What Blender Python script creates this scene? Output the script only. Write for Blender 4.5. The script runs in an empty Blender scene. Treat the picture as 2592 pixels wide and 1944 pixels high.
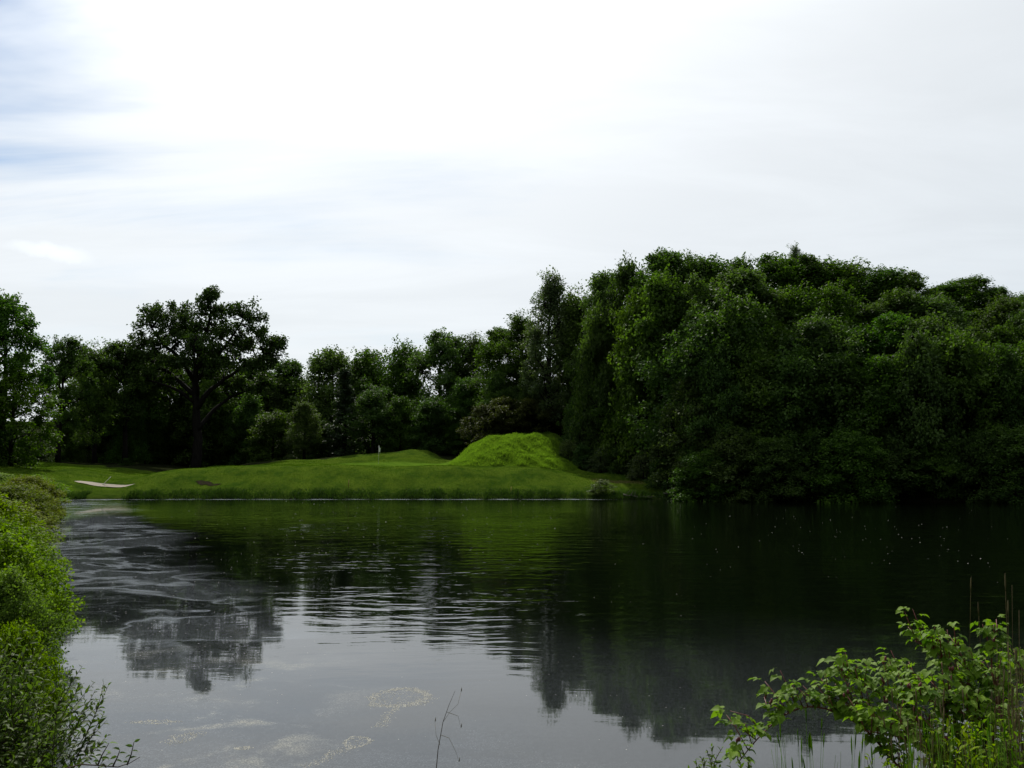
import bpy, math, random
import numpy as np
from mathutils import Vector, Euler

# ------------------------------------------------------------------ camera, sky, sun
SC = bpy.context.scene
COL = SC.collection
F = 1005.0                     # focal length in pixels of a 1024 px wide picture
CAM_H = 3.6
PITCH = math.atan((462.5 - 384) / F)

cam_d = bpy.data.cameras.new('camera')
cam_d.sensor_width = 36.0
cam_d.lens = 36.0 * F / 1024
cam_d.clip_start = 0.05
cam_d.clip_end = 6000
cam = bpy.data.objects.new('camera', cam_d)
COL.objects.link(cam)
cam.location = (0, 0, CAM_H)
cam.rotation_euler = (math.pi / 2 + PITCH, 0, 0)
SC.camera = cam

SUN_EL, SUN_AZ = math.radians(45), math.radians(-13)     # azimuth from the view axis, left negative
SUN_DIR = Vector((math.sin(SUN_AZ) * math.cos(SUN_EL), math.cos(SUN_AZ) * math.cos(SUN_EL), math.sin(SUN_EL)))
sun_d = bpy.data.lights.new('sun', 'SUN')
sun_d.energy = 4.8
sun_d.angle = math.radians(0.55)
sun_d.color = (1.0, 0.955, 0.87)
sun = bpy.data.objects.new('sun', sun_d)
COL.objects.link(sun)
sun.location = SUN_DIR * 200
sun.rotation_euler = SUN_DIR.to_track_quat('Z', 'Y').to_euler()

SC.view_settings.view_transform = 'Standard'
SC.view_settings.look = 'None'
SC.view_settings.exposure = 0.0
SC.view_settings.gamma = 1.0
SC.cycles.max_bounces = 8
SC.cycles.diffuse_bounces = 3
SC.cycles.glossy_bounces = 3
SC.cycles.transmission_bounces = 4
SC.cycles.transparent_max_bounces = 6
SC.cycles.caustics_reflective = False
SC.cycles.caustics_refractive = False
SC.cycles.sample_clamp_indirect = 6


class G:
    """small helper round a node tree"""
    def __init__(self, nt):
        self.nt = nt
        nt.nodes.clear()

    def new(self, typ, **kw):
        n = self.nt.nodes.new(typ)
        for k, v in kw.items():
            setattr(n, k, v)
        return n

    def put(self, sock, v):
        if v is None:
            return
        if hasattr(v, 'is_output'):
            self.nt.links.new(v, sock)
        elif isinstance(v, (tuple, list)) and len(v) == 3 and sock.type == 'RGBA':
            sock.default_value = (*v, 1)
        else:
            sock.default_value = v

    def m(self, op, a, b=None, c=None, clamp=False):
        n = self.new('ShaderNodeMath', operation=op, use_clamp=clamp)
        for i, v in enumerate((a, b, c)):
            self.put(n.inputs[i], v)
        return n.outputs[0]

    def v(self, op, a, b=None, scale=None):
        n = self.new('ShaderNodeVectorMath', operation=op)
        self.put(n.inputs[0], a)
        self.put(n.inputs[1], b)
        if scale is not None:
            self.put(n.inputs['Scale'], scale)
        return n.outputs['Value'] if op in ('DOT_PRODUCT', 'LENGTH', 'DISTANCE') else n.outputs[0]

    def step(self, x, a, b, lo=0.0, hi=1.0):
        n = self.new('ShaderNodeMapRange', interpolation_type='SMOOTHSTEP')
        self.put(n.inputs['Value'], x)
        for k, v in (('From Min', a), ('From Max', b), ('To Min', lo), ('To Max', hi)):
            self.put(n.inputs[k], v)
        return n.outputs[0]

    def noise(self, vec, scale, detail=3.0, rough=0.55, dist=0.0, color=False):
        n = self.new('ShaderNodeTexNoise')
        self.put(n.inputs['Vector'], vec)
        n.inputs['Scale'].default_value = scale
        n.inputs['Detail'].default_value = detail
        n.inputs['Roughness'].default_value = rough
        n.inputs['Distortion'].default_value = dist
        return n.outputs['Color'] if color else n.outputs[0]

    def mix(self, f, a, b, typ='MIX'):
        n = self.new('ShaderNodeMix', data_type='RGBA', blend_type=typ)
        self.put(n.inputs[0], f)
        self.put(n.inputs[6], a)
        self.put(n.inputs[7], b)
        return n.outputs[2]

    def xyz(self, vec):
        n = self.new('ShaderNodeSeparateXYZ')
        self.put(n.inputs[0], vec)
        return n.outputs

    def comb(self, x, y, z):
        n = self.new('ShaderNodeCombineXYZ')
        for i, v in enumerate((x, y, z)):
            self.put(n.inputs[i], v)
        return n.outputs[0]

    def attr(self, name):
        return self.new('ShaderNodeAttribute', attribute_name=name).outputs['Fac']

    def shader(self, typ, **kw):
        n = self.new(typ)
        for k, v in kw.items():
            self.put(n.inputs[k.replace('_', ' ')], v)
        return n.outputs[0]

    def mixs(self, f, a, b):
        n = self.new('ShaderNodeMixShader')
        self.put(n.inputs[0], f)
        self.put(n.inputs[1], a)
        self.put(n.inputs[2], b)
        return n.outputs[0]

    def bump(self, h, strength, dist):
        n = self.new('ShaderNodeBump')
        self.put(n.inputs['Height'], h)
        self.put(n.inputs['Strength'], strength)
        self.put(n.inputs['Distance'], dist)
        return n.outputs[0]

    def out(self, s, typ='ShaderNodeOutputMaterial'):
        self.put(self.new(typ).inputs['Surface'], s)


def build_world():
    w = bpy.data.worlds.new('World')
    SC.world = w
    w.use_nodes = True
    g = G(w.node_tree)
    d = g.new('ShaderNodeTexCoord').outputs['Generated']
    sky = g.new('ShaderNodeTexSky', sky_type='NISHITA')
    sky.sun_disc = False
    sky.sun_elevation = SUN_EL
    sky.sun_rotation = SUN_AZ
    sky.air_density = 1.0
    sky.dust_density = 0.15
    sky.ozone_density = 1.2
    s = g.xyz(d)
    # a thin high veil of cloud, brighter towards the sun (it scatters light forwards)
    zz = g.m('ADD', g.m('MAXIMUM', s[2], 0.0), 0.16)
    px = g.m('DIVIDE', s[0], zz)
    py = g.m('DIVIDE', s[1], zz)
    p = g.comb(px, py, 0.0)
    rot = g.new('ShaderNodeMapping')
    g.put(rot.inputs['Vector'], p)
    rot.inputs['Rotation'].default_value = (0, 0, math.radians(38))
    rot.inputs['Scale'].default_value = (0.55, 1.5, 1)
    rot.inputs['Location'].default_value = (3.1, 1.7, 0)
    n1 = g.noise(rot.outputs[0], 0.9, 6, 0.58, 0.35)
    n2 = g.noise(p, 0.42, 3, 0.5, 0.2)
    cosang = g.v('DOT_PRODUCT', d, tuple(SUN_DIR))
    glow = g.step(cosang, 0.25, 1.0)
    cover = g.m('ADD', g.m('MULTIPLY', n1, 0.55), g.m('MULTIPLY', n2, 0.6))
    # the break in the veil high on the left, with streaks across it
    hole = g.v('DISTANCE', d, tuple(Vector((-0.445, 0.83, 0.41)).normalized()))
    hole = g.step(g.m('ADD', hole, g.m('MULTIPLY', g.m('SUBTRACT', n1, 0.5), 0.65)), 0.0, 0.20)
    cover = g.m('ADD', g.step(cover, 0.28, 0.56), g.m('MULTIPLY', g.m('SUBTRACT', hole, 1.0), 0.80), clamp=True)
    cover = g.m('MULTIPLY', cover, 0.93)
    bright = g.m('ADD', g.step(cosang, -0.5, 0.6, 1.4, 8.3), g.m('MULTIPLY', g.m('POWER', g.m('MAXIMUM', cosang, 0.0), 10.0), 9.5))
    fine = g.m('ADD', 0.97, g.m('MULTIPLY', g.step(g.noise(rot.outputs[0], 1.7, 5, 0.6, 0.5), 0.35, 0.7), 0.07))
    bright = g.m('MULTIPLY', bright, fine)
    # one small bright wisp low on the left
    ax = g.m('ADD', g.m('DIVIDE', s[0], s[1]), 0.466)
    az = g.m('SUBTRACT', g.m('ADD', g.m('DIVIDE', s[2], s[1]), g.m('MULTIPLY', ax, 0.14)), 0.212)
    wq = g.m('ADD', g.m('POWER', g.m('MULTIPLY', ax, 26.0), 2.0), g.m('POWER', g.m('MULTIPLY', g.m('ADD', az, g.m('MULTIPLY', g.m('SUBTRACT', g.noise(d, 26.0, 4, 0.65), 0.5), 0.022)), 120.0), 2.0))
    wisp = g.m('MULTIPLY', g.step(wq, 1.8, -0.6), g.step(s[1], 0.0, 0.1))
    bright = g.m('MULTIPLY', bright, g.m('ADD', 1.0, g.m('MULTIPLY', wisp, 0.17)))
    tone = g.mix(glow, (0.88, 0.97, 1.05), (0.97, 0.998, 1.015))
    cloud = g.v('SCALE', tone, scale=bright)
    skyc = g.mix(cover, sky.outputs[0], cloud)
    # below the horizon: dull land, seen by nothing but far bounces
    skyc = g.mix(g.step(s[2], -0.06, -0.005), (0.35, 0.38, 0.28), skyc)
    bg = g.shader('ShaderNodeBackground', Color=skyc, Strength=0.1)
    g.out(bg, 'ShaderNodeOutputWorld')


build_world()

# ------------------------------------------------------------------ helpers
RNG = np.random.default_rng(7)
random.seed(7)
CP, SP = math.cos(PITCH), math.sin(PITCH)


def at(u, v, Y):
    """the point at distance Y that the photograph shows at pixel (u, v) of 1024 x 768"""
    dx, dy = (u - 512) / F, (384 - v) / F
    k = Y / (CP - dy * SP)
    return Vector((dx * k, Y, CAM_H + (SP + dy * CP) * k))


def on_water(u, v):
    dx, dy = (u - 512) / F, (384 - v) / F
    k = -CAM_H / (SP + dy * CP)
    return Vector((dx * k, (CP - dy * SP) * k, 0))


def mesh_np(name, verts, quads=None, tris=None, mat=None, tint=None, smooth=False, attrs=None):
    me = bpy.data.meshes.new(name)
    verts = np.asarray(verts, dtype=np.float32).reshape(-1, 3)
    quads = np.zeros((0, 4), np.int32) if quads is None else np.asarray(quads, dtype=np.int32).reshape(-1, 4)
    tris = np.zeros((0, 3), np.int32) if tris is None else np.asarray(tris, dtype=np.int32).reshape(-1, 3)
    nq, nt = len(quads), len(tris)
    me.vertices.add(len(verts))
    me.vertices.foreach_set('co', verts.ravel())
    me.loops.add(nq * 4 + nt * 3)
    me.loops.foreach_set('vertex_index', np.concatenate([quads.ravel(), tris.ravel()]).astype(np.int32))
    me.polygons.add(nq + nt)
    me.polygons.foreach_set('loop_start', np.concatenate([np.arange(nq) * 4, nq * 4 + np.arange(nt) * 3]).astype(np.int32))
    if smooth:
        me.polygons.foreach_set('use_smooth', np.ones(nq + nt, bool))
    a = dict(attrs or {})
    if tint is not None:
        a['tint'] = tint
    for k, val in a.items():
        at_ = me.attributes.new(k, 'FLOAT', 'POINT')
        at_.data.foreach_set('value', np.asarray(val, dtype=np.float32))
    me.update(calc_edges=True)
    me.validate()
    if mat:
        me.materials.append(mat)
    return me


def obj(name, me, parent=None):
    o = bpy.data.objects.new(name, me)
    COL.objects.link(o)
    o.parent = parent
    return o


def tag(o, label=None, cat=None, group=None, kind=None):
    for k, v in (('label', label), ('category', cat), ('group', group), ('kind', kind)):
        if v:
            o[k] = v
    return o


def empty(name, loc=(0, 0, 0)):
    o = bpy.data.objects.new(name, None)
    COL.objects.link(o)
    o.location = loc
    return o


def copy_tree(o, parent=None):
    c = o.copy()
    COL.objects.link(c)
    c.parent = parent
    for ch in o.children:
        copy_tree(ch, c)
    return c


class MB:
    """collects quads and triangles for one mesh"""
    def __init__(self):
        self.V, self.Q, self.T, self.A = [], [], [], []
        self.n = 0

    def add(self, v, q=None, t=None, tint=0.5):
        v = np.asarray(v, np.float32).reshape(-1, 3)
        if q is not None and len(q):
            self.Q.append(np.asarray(q, np.int64).reshape(-1, 4) + self.n)
        if t is not None and len(t):
            self.T.append(np.asarray(t, np.int64).reshape(-1, 3) + self.n)
        self.V.append(v)
        self.A.append(np.broadcast_to(np.asarray(tint, np.float32), (len(v),)))
        self.n += len(v)

    def tube(self, pts, rad, sides=5, tint=0.5):
        pts = np.asarray(pts, float)
        n = len(pts)
        rad = np.broadcast_to(np.asarray(rad, float), (n,))
        tan = np.gradient(pts, axis=0)
        tan /= np.linalg.norm(tan, axis=1, keepdims=True) + 1e-9
        ref = np.array([0.31, 0.22, 0.92]) if abs(tan[:, 2]).mean() < 0.8 else np.array([1.0, 0.1, 0.0])
        a = np.cross(tan, ref)
        a /= np.linalg.norm(a, axis=1, keepdims=True) + 1e-9
        b = np.cross(tan, a)
        th = np.arange(sides) * 2 * math.pi / sides
        ring = (np.cos(th)[None, :, None] * a[:, None] + np.sin(th)[None, :, None] * b[:, None]) * rad[:, None, None]
        v = (pts[:, None] + ring).reshape(-1, 3)
        i, j = np.meshgrid(np.arange(n - 1), np.arange(sides), indexing='ij')
        k = (j + 1) % sides
        q = np.stack([i * sides + j, i * sides + k, (i + 1) * sides + k, (i + 1) * sides + j], -1).reshape(-1, 4)
        t = [[(n - 1) * sides, (n - 1) * sides + s, (n - 1) * sides + s + 1] for s in range(1, sides - 1)]
        t += [[0, s + 1, s] for s in range(1, sides - 1)]
        self.add(v, q, t, tint)

    def leaves(self, P, N, D, L, W, tint, fold=0.18, droop=0.0):
        """four-cornered folded leaves: P base, N normal, D direction"""
        P, N, D = (np.asarray(a, float) for a in (P, N, D))
        D = D - (D * N).sum(1, keepdims=True) * N
        D /= np.linalg.norm(D, axis=1, keepdims=True) + 1e-9
        S = np.cross(N, D)
        L = np.broadcast_to(np.asarray(L, float), (len(P),))[:, None]
        W = np.broadcast_to(np.asarray(W, float), (len(P),))[:, None]
        mid = P + D * L * 0.45 + N * W * fold
        tip = P + D * L - N * L * droop
        v = np.stack([P, mid + S * W * 0.5, tip, mid - S * W * 0.5], 1).reshape(-1, 3)
        # the fold runs along the midrib, so two triangles
        i = np.arange(len(P))[:, None] * 4
        t = np.concatenate([i + np.array([[0, 1, 2]]), i + np.array([[0, 2, 3]])], 1).reshape(-1, 3)
        self.add(v, None, t, np.repeat(np.broadcast_to(np.asarray(tint, np.float32), (len(P),)), 4))

    def blades(self, P, H, lean, W, tint):
        """bent grass blades: two joined pieces tapering to a point"""
        P = np.asarray(P, float)
        n = len(P)
        a = RNG.uniform(0, 2 * math.pi, n)
        side = np.stack([np.cos(a), np.sin(a), np.zeros(n)], 1) * (np.broadcast_to(W, (n,))[:, None] * 0.5)
        H = np.broadcast_to(H, (n,))[:, None]
        up = np.array([[0, 0, 1.0]])
        m = P + up * H * 0.55 + lean * H * 0.25
        t = P + up * H * 0.95 + lean * H
        v = np.stack([P - side, P + side, m + side * 0.8, m - side * 0.8, t], 1).reshape(-1, 3)
        i = np.arange(n)[:, None] * 5
        q = i + np.array([[0, 1, 2, 3]])
        tr = i + np.array([[3, 2, 4]])
        self.add(v, q, tr, np.repeat(np.broadcast_to(np.asarray(tint, np.float32), (n,)), 5))

    def mesh(self, name, mat, smooth=False):
        return mesh_np(name, np.concatenate(self.V), np.concatenate(self.Q) if self.Q else None,
                       np.concatenate(self.T) if self.T else None, mat, np.concatenate(self.A), smooth)


def unit(a):
    return a / (np.linalg.norm(a, axis=-1, keepdims=True) + 1e-9)


# ------------------------------------------------------------------ materials
def material(name):
    m = bpy.data.materials.new(name)
    m.use_nodes = True
    return m, G(m.node_tree)


def leaf_material(name, dark, light, trans=0.35, gloss=0.35, trans_col=None, spread=0.35):
    m, g = material(name)
    t = g.attr('tint')
    r = g.new('ShaderNodeObjectInfo').outputs['Random']
    c = g.mix(t, dark, light)
    hsv = g.new('ShaderNodeHueSaturation')
    g.put(hsv.inputs['Color'], c)
    g.put(hsv.inputs['Hue'], g.m('ADD', 0.485, g.m('MULTIPLY', r, 0.03)))
    g.put(hsv.inputs['Saturation'], g.m('ADD', 0.88, g.m('MULTIPLY', g.m('FRACT', g.m('MULTIPLY', r, 7.3)), 0.2)))
    g.put(hsv.inputs['Value'], g.m('ADD', 1.0 - spread / 2, g.m('MULTIPLY', g.m('FRACT', g.m('MULTIPLY', r, 13.7)), spread)))
    c = hsv.outputs[0]
    p = g.new('ShaderNodeBsdfPrincipled')
    g.put(p.inputs['Base Color'], c)
    p.inputs['Roughness'].default_value = 0.62
    p.inputs['Specular IOR Level'].default_value = gloss
    tc = g.mix(1.0, c, trans_col or (1.15, 1.35, 0.45), 'MULTIPLY')
    tr = g.shader('ShaderNodeBsdfTranslucent', Color=tc)
    g.out(g.mixs(trans, p.outputs[0], tr))
    return m


def bark_material(name, a, b, scale=6):
    m, g = material(name)
    co = g.new('ShaderNodeTexCoord').outputs['Object']
    mp = g.v('MULTIPLY', co, (1, 1, 0.2))
    n = g.noise(mp, scale, 5, 0.65)
    p = g.new('ShaderNodeBsdfPrincipled')
    g.put(p.inputs['Base Color'], g.mix(g.step(n, 0.3, 0.7), a, b))
    p.inputs['Roughness'].default_value = 0.9
    p.inputs['Specular IOR Level'].default_value = 0.08
    g.put(p.inputs['Normal'], g.bump(n, 0.6, 0.03))
    g.out(p.outputs[0])
    return m


def plain_material(name, col, rough=0.6, vary=0.15, scale=20, col2=None):
    m, g = material(name)
    co = g.new('ShaderNodeTexCoord').outputs['Object']
    n = g.noise(co, scale, 4, 0.6)
    c2 = col2 or tuple(c * (1 - vary * 2) for c in col)
    p = g.new('ShaderNodeBsdfPrincipled')
    g.put(p.inputs['Base Color'], g.mix(g.step(n, 0.3, 0.7), c2, col))
    p.inputs['Roughness'].default_value = rough
    p.inputs['Specular IOR Level'].default_value = 0.0 if rough > 0.9 else 0.4
    g.out(p.outputs[0])
    return m


M = {}
M['tree'] = leaf_material('tree_leaves', (0.028, 0.060, 0.008), (0.080, 0.140, 0.020), 0.42, 0.12)
M['oak'] = leaf_material('oak_leaves', (0.022, 0.048, 0.007), (0.052, 0.098, 0.014), 0.32, 0.18)
M['airy'] = leaf_material('silvery_leaves', (0.045, 0.075, 0.025), (0.085, 0.130, 0.048), 0.38, 0.3)
M['pine'] = leaf_material('dark_leaves', (0.018, 0.040, 0.012), (0.038, 0.072, 0.022), 0.25, 0.25)
M['weep'] = leaf_material('pale_tree_leaves', (0.035, 0.070, 0.006), (0.085, 0.140, 0.012), 0.42, 0.12)
M['silver'] = leaf_material('grey_green_leaves', (0.045, 0.070, 0.018), (0.085, 0.120, 0.034), 0.36, 0.2)
M['bank'] = leaf_material('bank_leaves', (0.070, 0.122, 0.006), (0.170, 0.240, 0.010), 0.46, 0.08, spread=0.25)
M['bankbrown'] = leaf_material('olive_leaves', (0.075, 0.096, 0.008), (0.140, 0.170, 0.012), 0.43, 0.06, spread=0.25)
M['near'] = leaf_material('near_leaves', (0.020, 0.054, 0.003), (0.095, 0.170, 0.009), 0.42, 0.2)
M['sumac'] = leaf_material('brownish_leaves', (0.045, 0.050, 0.014), (0.075, 0.082, 0.020), 0.35, 0.08)
M['lawn'] = leaf_material('lawn_blades', (0.036, 0.074, 0.005), (0.072, 0.122, 0.009), 0.38, 0.0)
M['berry'] = leaf_material('bramble_leaves', (0.085, 0.155, 0.018), (0.165, 0.260, 0.032), 0.45, 0.14, spread=0.5)
M['dryleaf'] = leaf_material('dry_grass', (0.10, 0.075, 0.03), (0.20, 0.155, 0.07), 0.3, 0.2, (1.1, 1.0, 0.7))
M['grass'] = leaf_material('grass_blades', (0.105, 0.190, 0.010), (0.205, 0.320, 0.020), 0.5, 0.03)
M['shore'] = leaf_material('shore_grass_blades', (0.020, 0.046, 0.006), (0.050, 0.092, 0.012), 0.3, 0.1)
M['bark'] = bark_material('tree_bark', (0.007, 0.006, 0.005), (0.022, 0.019, 0.016))
M['twig'] = bark_material('shrub_twig', (0.035, 0.025, 0.018), (0.09, 0.065, 0.045), 30)
M['cane'] = plain_material('red_cane', (0.20, 0.045, 0.04), 0.5, 0.25, 40)
M['bud'] = plain_material('red_bud', (0.16, 0.03, 0.035), 0.6, 0.25, 60)
M['white'] = plain_material('white_cloth', (0.82, 0.82, 0.80), 0.7, 0.02)
M['pole'] = plain_material('pole_paint', (0.62, 0.60, 0.52), 0.4, 0.08)
M['rake'] = plain_material('rake_handle', (0.65, 0.63, 0.58), 0.5, 0.08)
M['stake'] = plain_material('stake_wood', (0.28, 0.18, 0.06), 0.7, 0.1)
M['dirt'] = plain_material('bare_earth', (0.030, 0.025, 0.016), 0.95, 0.25, 6)
M['drift'] = bark_material('grey_driftwood', (0.07, 0.062, 0.052), (0.17, 0.15, 0.125), 8)

# ------------------------------------------------------------------ land
POND = np.array([(75, 20), (40, 9.5), (20, 8.6), (8, 8.3), (0, 8.0), (-3.2, 8.6), (-5.0, 11.0), (-6.3, 14), (-8.2, 18), (-10.3, 22.5),
                 (-13.2, 28), (-17.0, 36), (-19.5, 42), (-25, 55), (-33, 74), (-41.5, 92), (-44.5, 97), (-42, 99.0), (-36, 99.8), (-20, 100.0),
                 (-8, 99.8), (4, 100.0), (13, 99.6), (17, 98.4), (20, 96.6), (28, 95.2), (38, 93), (52, 91), (80, 84), (110, 60)], float)


def inside(P, poly):
    x, y = P[:, 0], P[:, 1]
    r = np.zeros(len(P), bool)
    n = len(poly)
    for i in range(n):
        x0, y0 = poly[i]
        x1, y1 = poly[(i + 1) % n]
        c = ((y0 > y) != (y1 > y)) & (x < (x1 - x0) * (y - y0) / (y1 - y0 + 1e-12) + x0)
        r ^= c
    return r


def pond_dist(X, Y):
    """distance to the shoreline, positive on land"""
    P = np.stack([np.ravel(X), np.ravel(Y)], 1).astype(float)
    # uneven bank
    P[:, 0] += 0.35 * np.sin(P[:, 1] * 0.9) * np.sin(P[:, 0] * 0.37 + 1.0)
    P[:, 1] += 0.30 * np.sin(P[:, 0] * 0.83) + 0.18 * np.sin(P[:, 0] * 2.1 + 0.6)
    best = np.full(len(P), 1e9)
    n = len(POND)
    for i in range(n):
        a, b = POND[i], POND[(i + 1) % n]
        ab = b - a
        t = np.clip(((P - a) @ ab) / (ab @ ab), 0, 1)
        q = a + t[:, None] * ab
        best = np.minimum(best, np.hypot(*(P - q).T))
    return np.where(inside(P, POND), -best, best).reshape(np.shape(X))


def ss(x, a, b):
    t = np.clip((x - a) / (b - a), 0, 1)
    return t * t * (3 - 2 * t)


PX = [-120, -80, -62, -54, -50, -46, -43.5, -41, -38.5, -36, -31, -22, -10, -2, 3, 8, 14, 20, 30]
PZ = [4.0, 3.4, 3.15, 2.9, 2.5, 1.95, 1.75, 2.0, 2.70, 2.92, 3.1, 3.27, 3.25, 3.05, 2.75, 2.35, 2.2, 2.3, 2.6]
MX = [-8.6, -7.3, -5.9, -4.7, -2.7, 0.9, 4.7, 6.0, 7.3, 8.5]
MZ = [0, 0.06, 0.30, 0.58, 0.84, 0.94, 1.0, 0.80, 0.32, 0]


def smooth_interp(x, xs, zs):
    w = 0.9
    return (np.interp(x - w, xs, zs) + 2 * np.interp(x, xs, zs) + np.interp(x + w, xs, zs)) / 4


def land(X, Y):
    X, Y = np.asarray(X, float), np.asarray(Y, float)
    d = pond_dist(X, Y)
    # bed and near banks
    bed = np.maximum(d * 0.45, -1.6) - 0.03
    near = 0.22 * np.clip(d, 0, 1.0) + 0.23 * np.clip(d - 1.0, 0, 7.0)
    left = 0.30 * ss(d, 0, 1.2) + 0.075 * np.clip(d - 1, 0, 25)
    wl = ss(-X, 3.5, 9)
    nearz = near * (1 - wl) + left * wl
    # the far lawn
    p = smooth_interp(X, PX, PZ)
    lip = 0.38 * ss(d, 0, 0.8)
    rise = np.sin(np.clip((d - 0.6) / 11.5, 0, 1) * math.pi / 2) ** 1.25
    swale = ss(X, 7, 13) * ss(24 - X, 0, 4)
    rise2 = ss(d, 1.0, 6.0) * 0.55 + ss(d, 8, 14) * 0.45
    rise = rise * (1 - swale) + rise2 * swale
    far = lip + (p - 0.38) * rise + 0.012 * np.clip(d - 14, 0, 30)
    # rise beyond the green
    back = np.interp(X, [-42, -36, -24, -17, -14, -12, -10, -8, -6], [0, 0.3, 0.9, 1.45, 1.75, 1.6, 0.7, 0.1, 0])
    far = far + back * np.exp(-((Y - 141) / 7.5) ** 2)
    # the mound
    berm = 4.35 * smooth_interp(X, MX, MZ) * (0.35 * ss(Y - 0.10 * (X + 2), 112.3, 115.5) + 0.65 * ss(Y - 0.45 * np.clip(X, 0, 9), 113.5, 122.5)) * (1 - 0.25 * ss(Y, 127, 135))
    a, b = np.array([1.5, 121.5]), np.array([7.4, 114.8])
    t = np.clip(((X - a[0]) * (b[0] - a[0]) + (Y - a[1]) * (b[1] - a[1])) / ((b - a) @ (b - a)), 0, 1)
    dl = np.hypot(X - a[0] - t * (b[0] - a[0]), Y - a[1] - t * (b[1] - a[1]))
    spur = (3.7 - 3.4 * t) * np.exp(-(dl / 1.5) ** 1.5)
    mo = np.maximum(berm, spur)
    far = far + np.where(mo > 3.2, 3.2 + 0.75 * np.tanh((mo - 3.2) / 0.75), mo)
    mm = smooth_interp(X, MX, MZ) * ss(Y, 112, 117)
    far = far + mm * (0.12 * np.sin(X * 0.7 + 0.4 * Y) + 0.10 * np.sin(1.7 * X - 0.9 * Y + 1) + 0.05 * np.sin(3.1 * X + 2.3 * Y))
    # the hill on the right
    ys = np.interp(X, [-10, 0, 9, 14, 18, 22, 40, 60, 110], [134, 126, 122, 112, 103, 98, 94, 90, 82])
    side = ss(X + 0.12 * (Y - 120), -16, 26)
    hill = 15.0 * ss(Y, ys, ys + 30) * side * (1 - 0.2 * ss(X, 60, 110))
    hill = hill + 1.6 * ss(Y, ys, ys + 5) * ss(X, 8, 20)
    far = far + hill
    wf = ss(Y, 60, 92) * 1.0
    z = nearz * (1 - wf) + far * wf
    z = z + (0.16 * np.sin(X * 0.42 + 1.2 + 0.5 * np.sin(Y * 0.21)) * np.cos(Y * 0.33 + 0.2 * X) * (1 - ss(Y, 113, 116) * ss(X, -24, -20)) + 0.10 * np.sin(X * 0.55 + 0.9 * np.sin(Y * 0.4)) * np.sin(Y * 0.47) + 0.035 * np.sin(X * 1.3 + Y * 0.5) * np.sin(Y * 1.1 - X * 0.3)) * ss(d, 2, 6)
    return np.where(d < 0, bed, z)


def land1(x, y):
    return float(land(np.array([x]), np.array([y]))[0])


def axis(breaks):
    out = []
    for a, b, s in breaks:
        out += list(np.arange(a, b, s))
    out.append(breaks[-1][1])
    return np.array(out)


BUNKER = np.array([(-44.9, 104.5), (-43.6, 104.2), (-41.6, 104.0), (-39.8, 103.9), (-38.9, 104.3), (-40.6, 104.9), (-42.4, 105.4), (-44.0, 105.8), (-45.2, 105.8), (-45.6, 105.1)])


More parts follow.
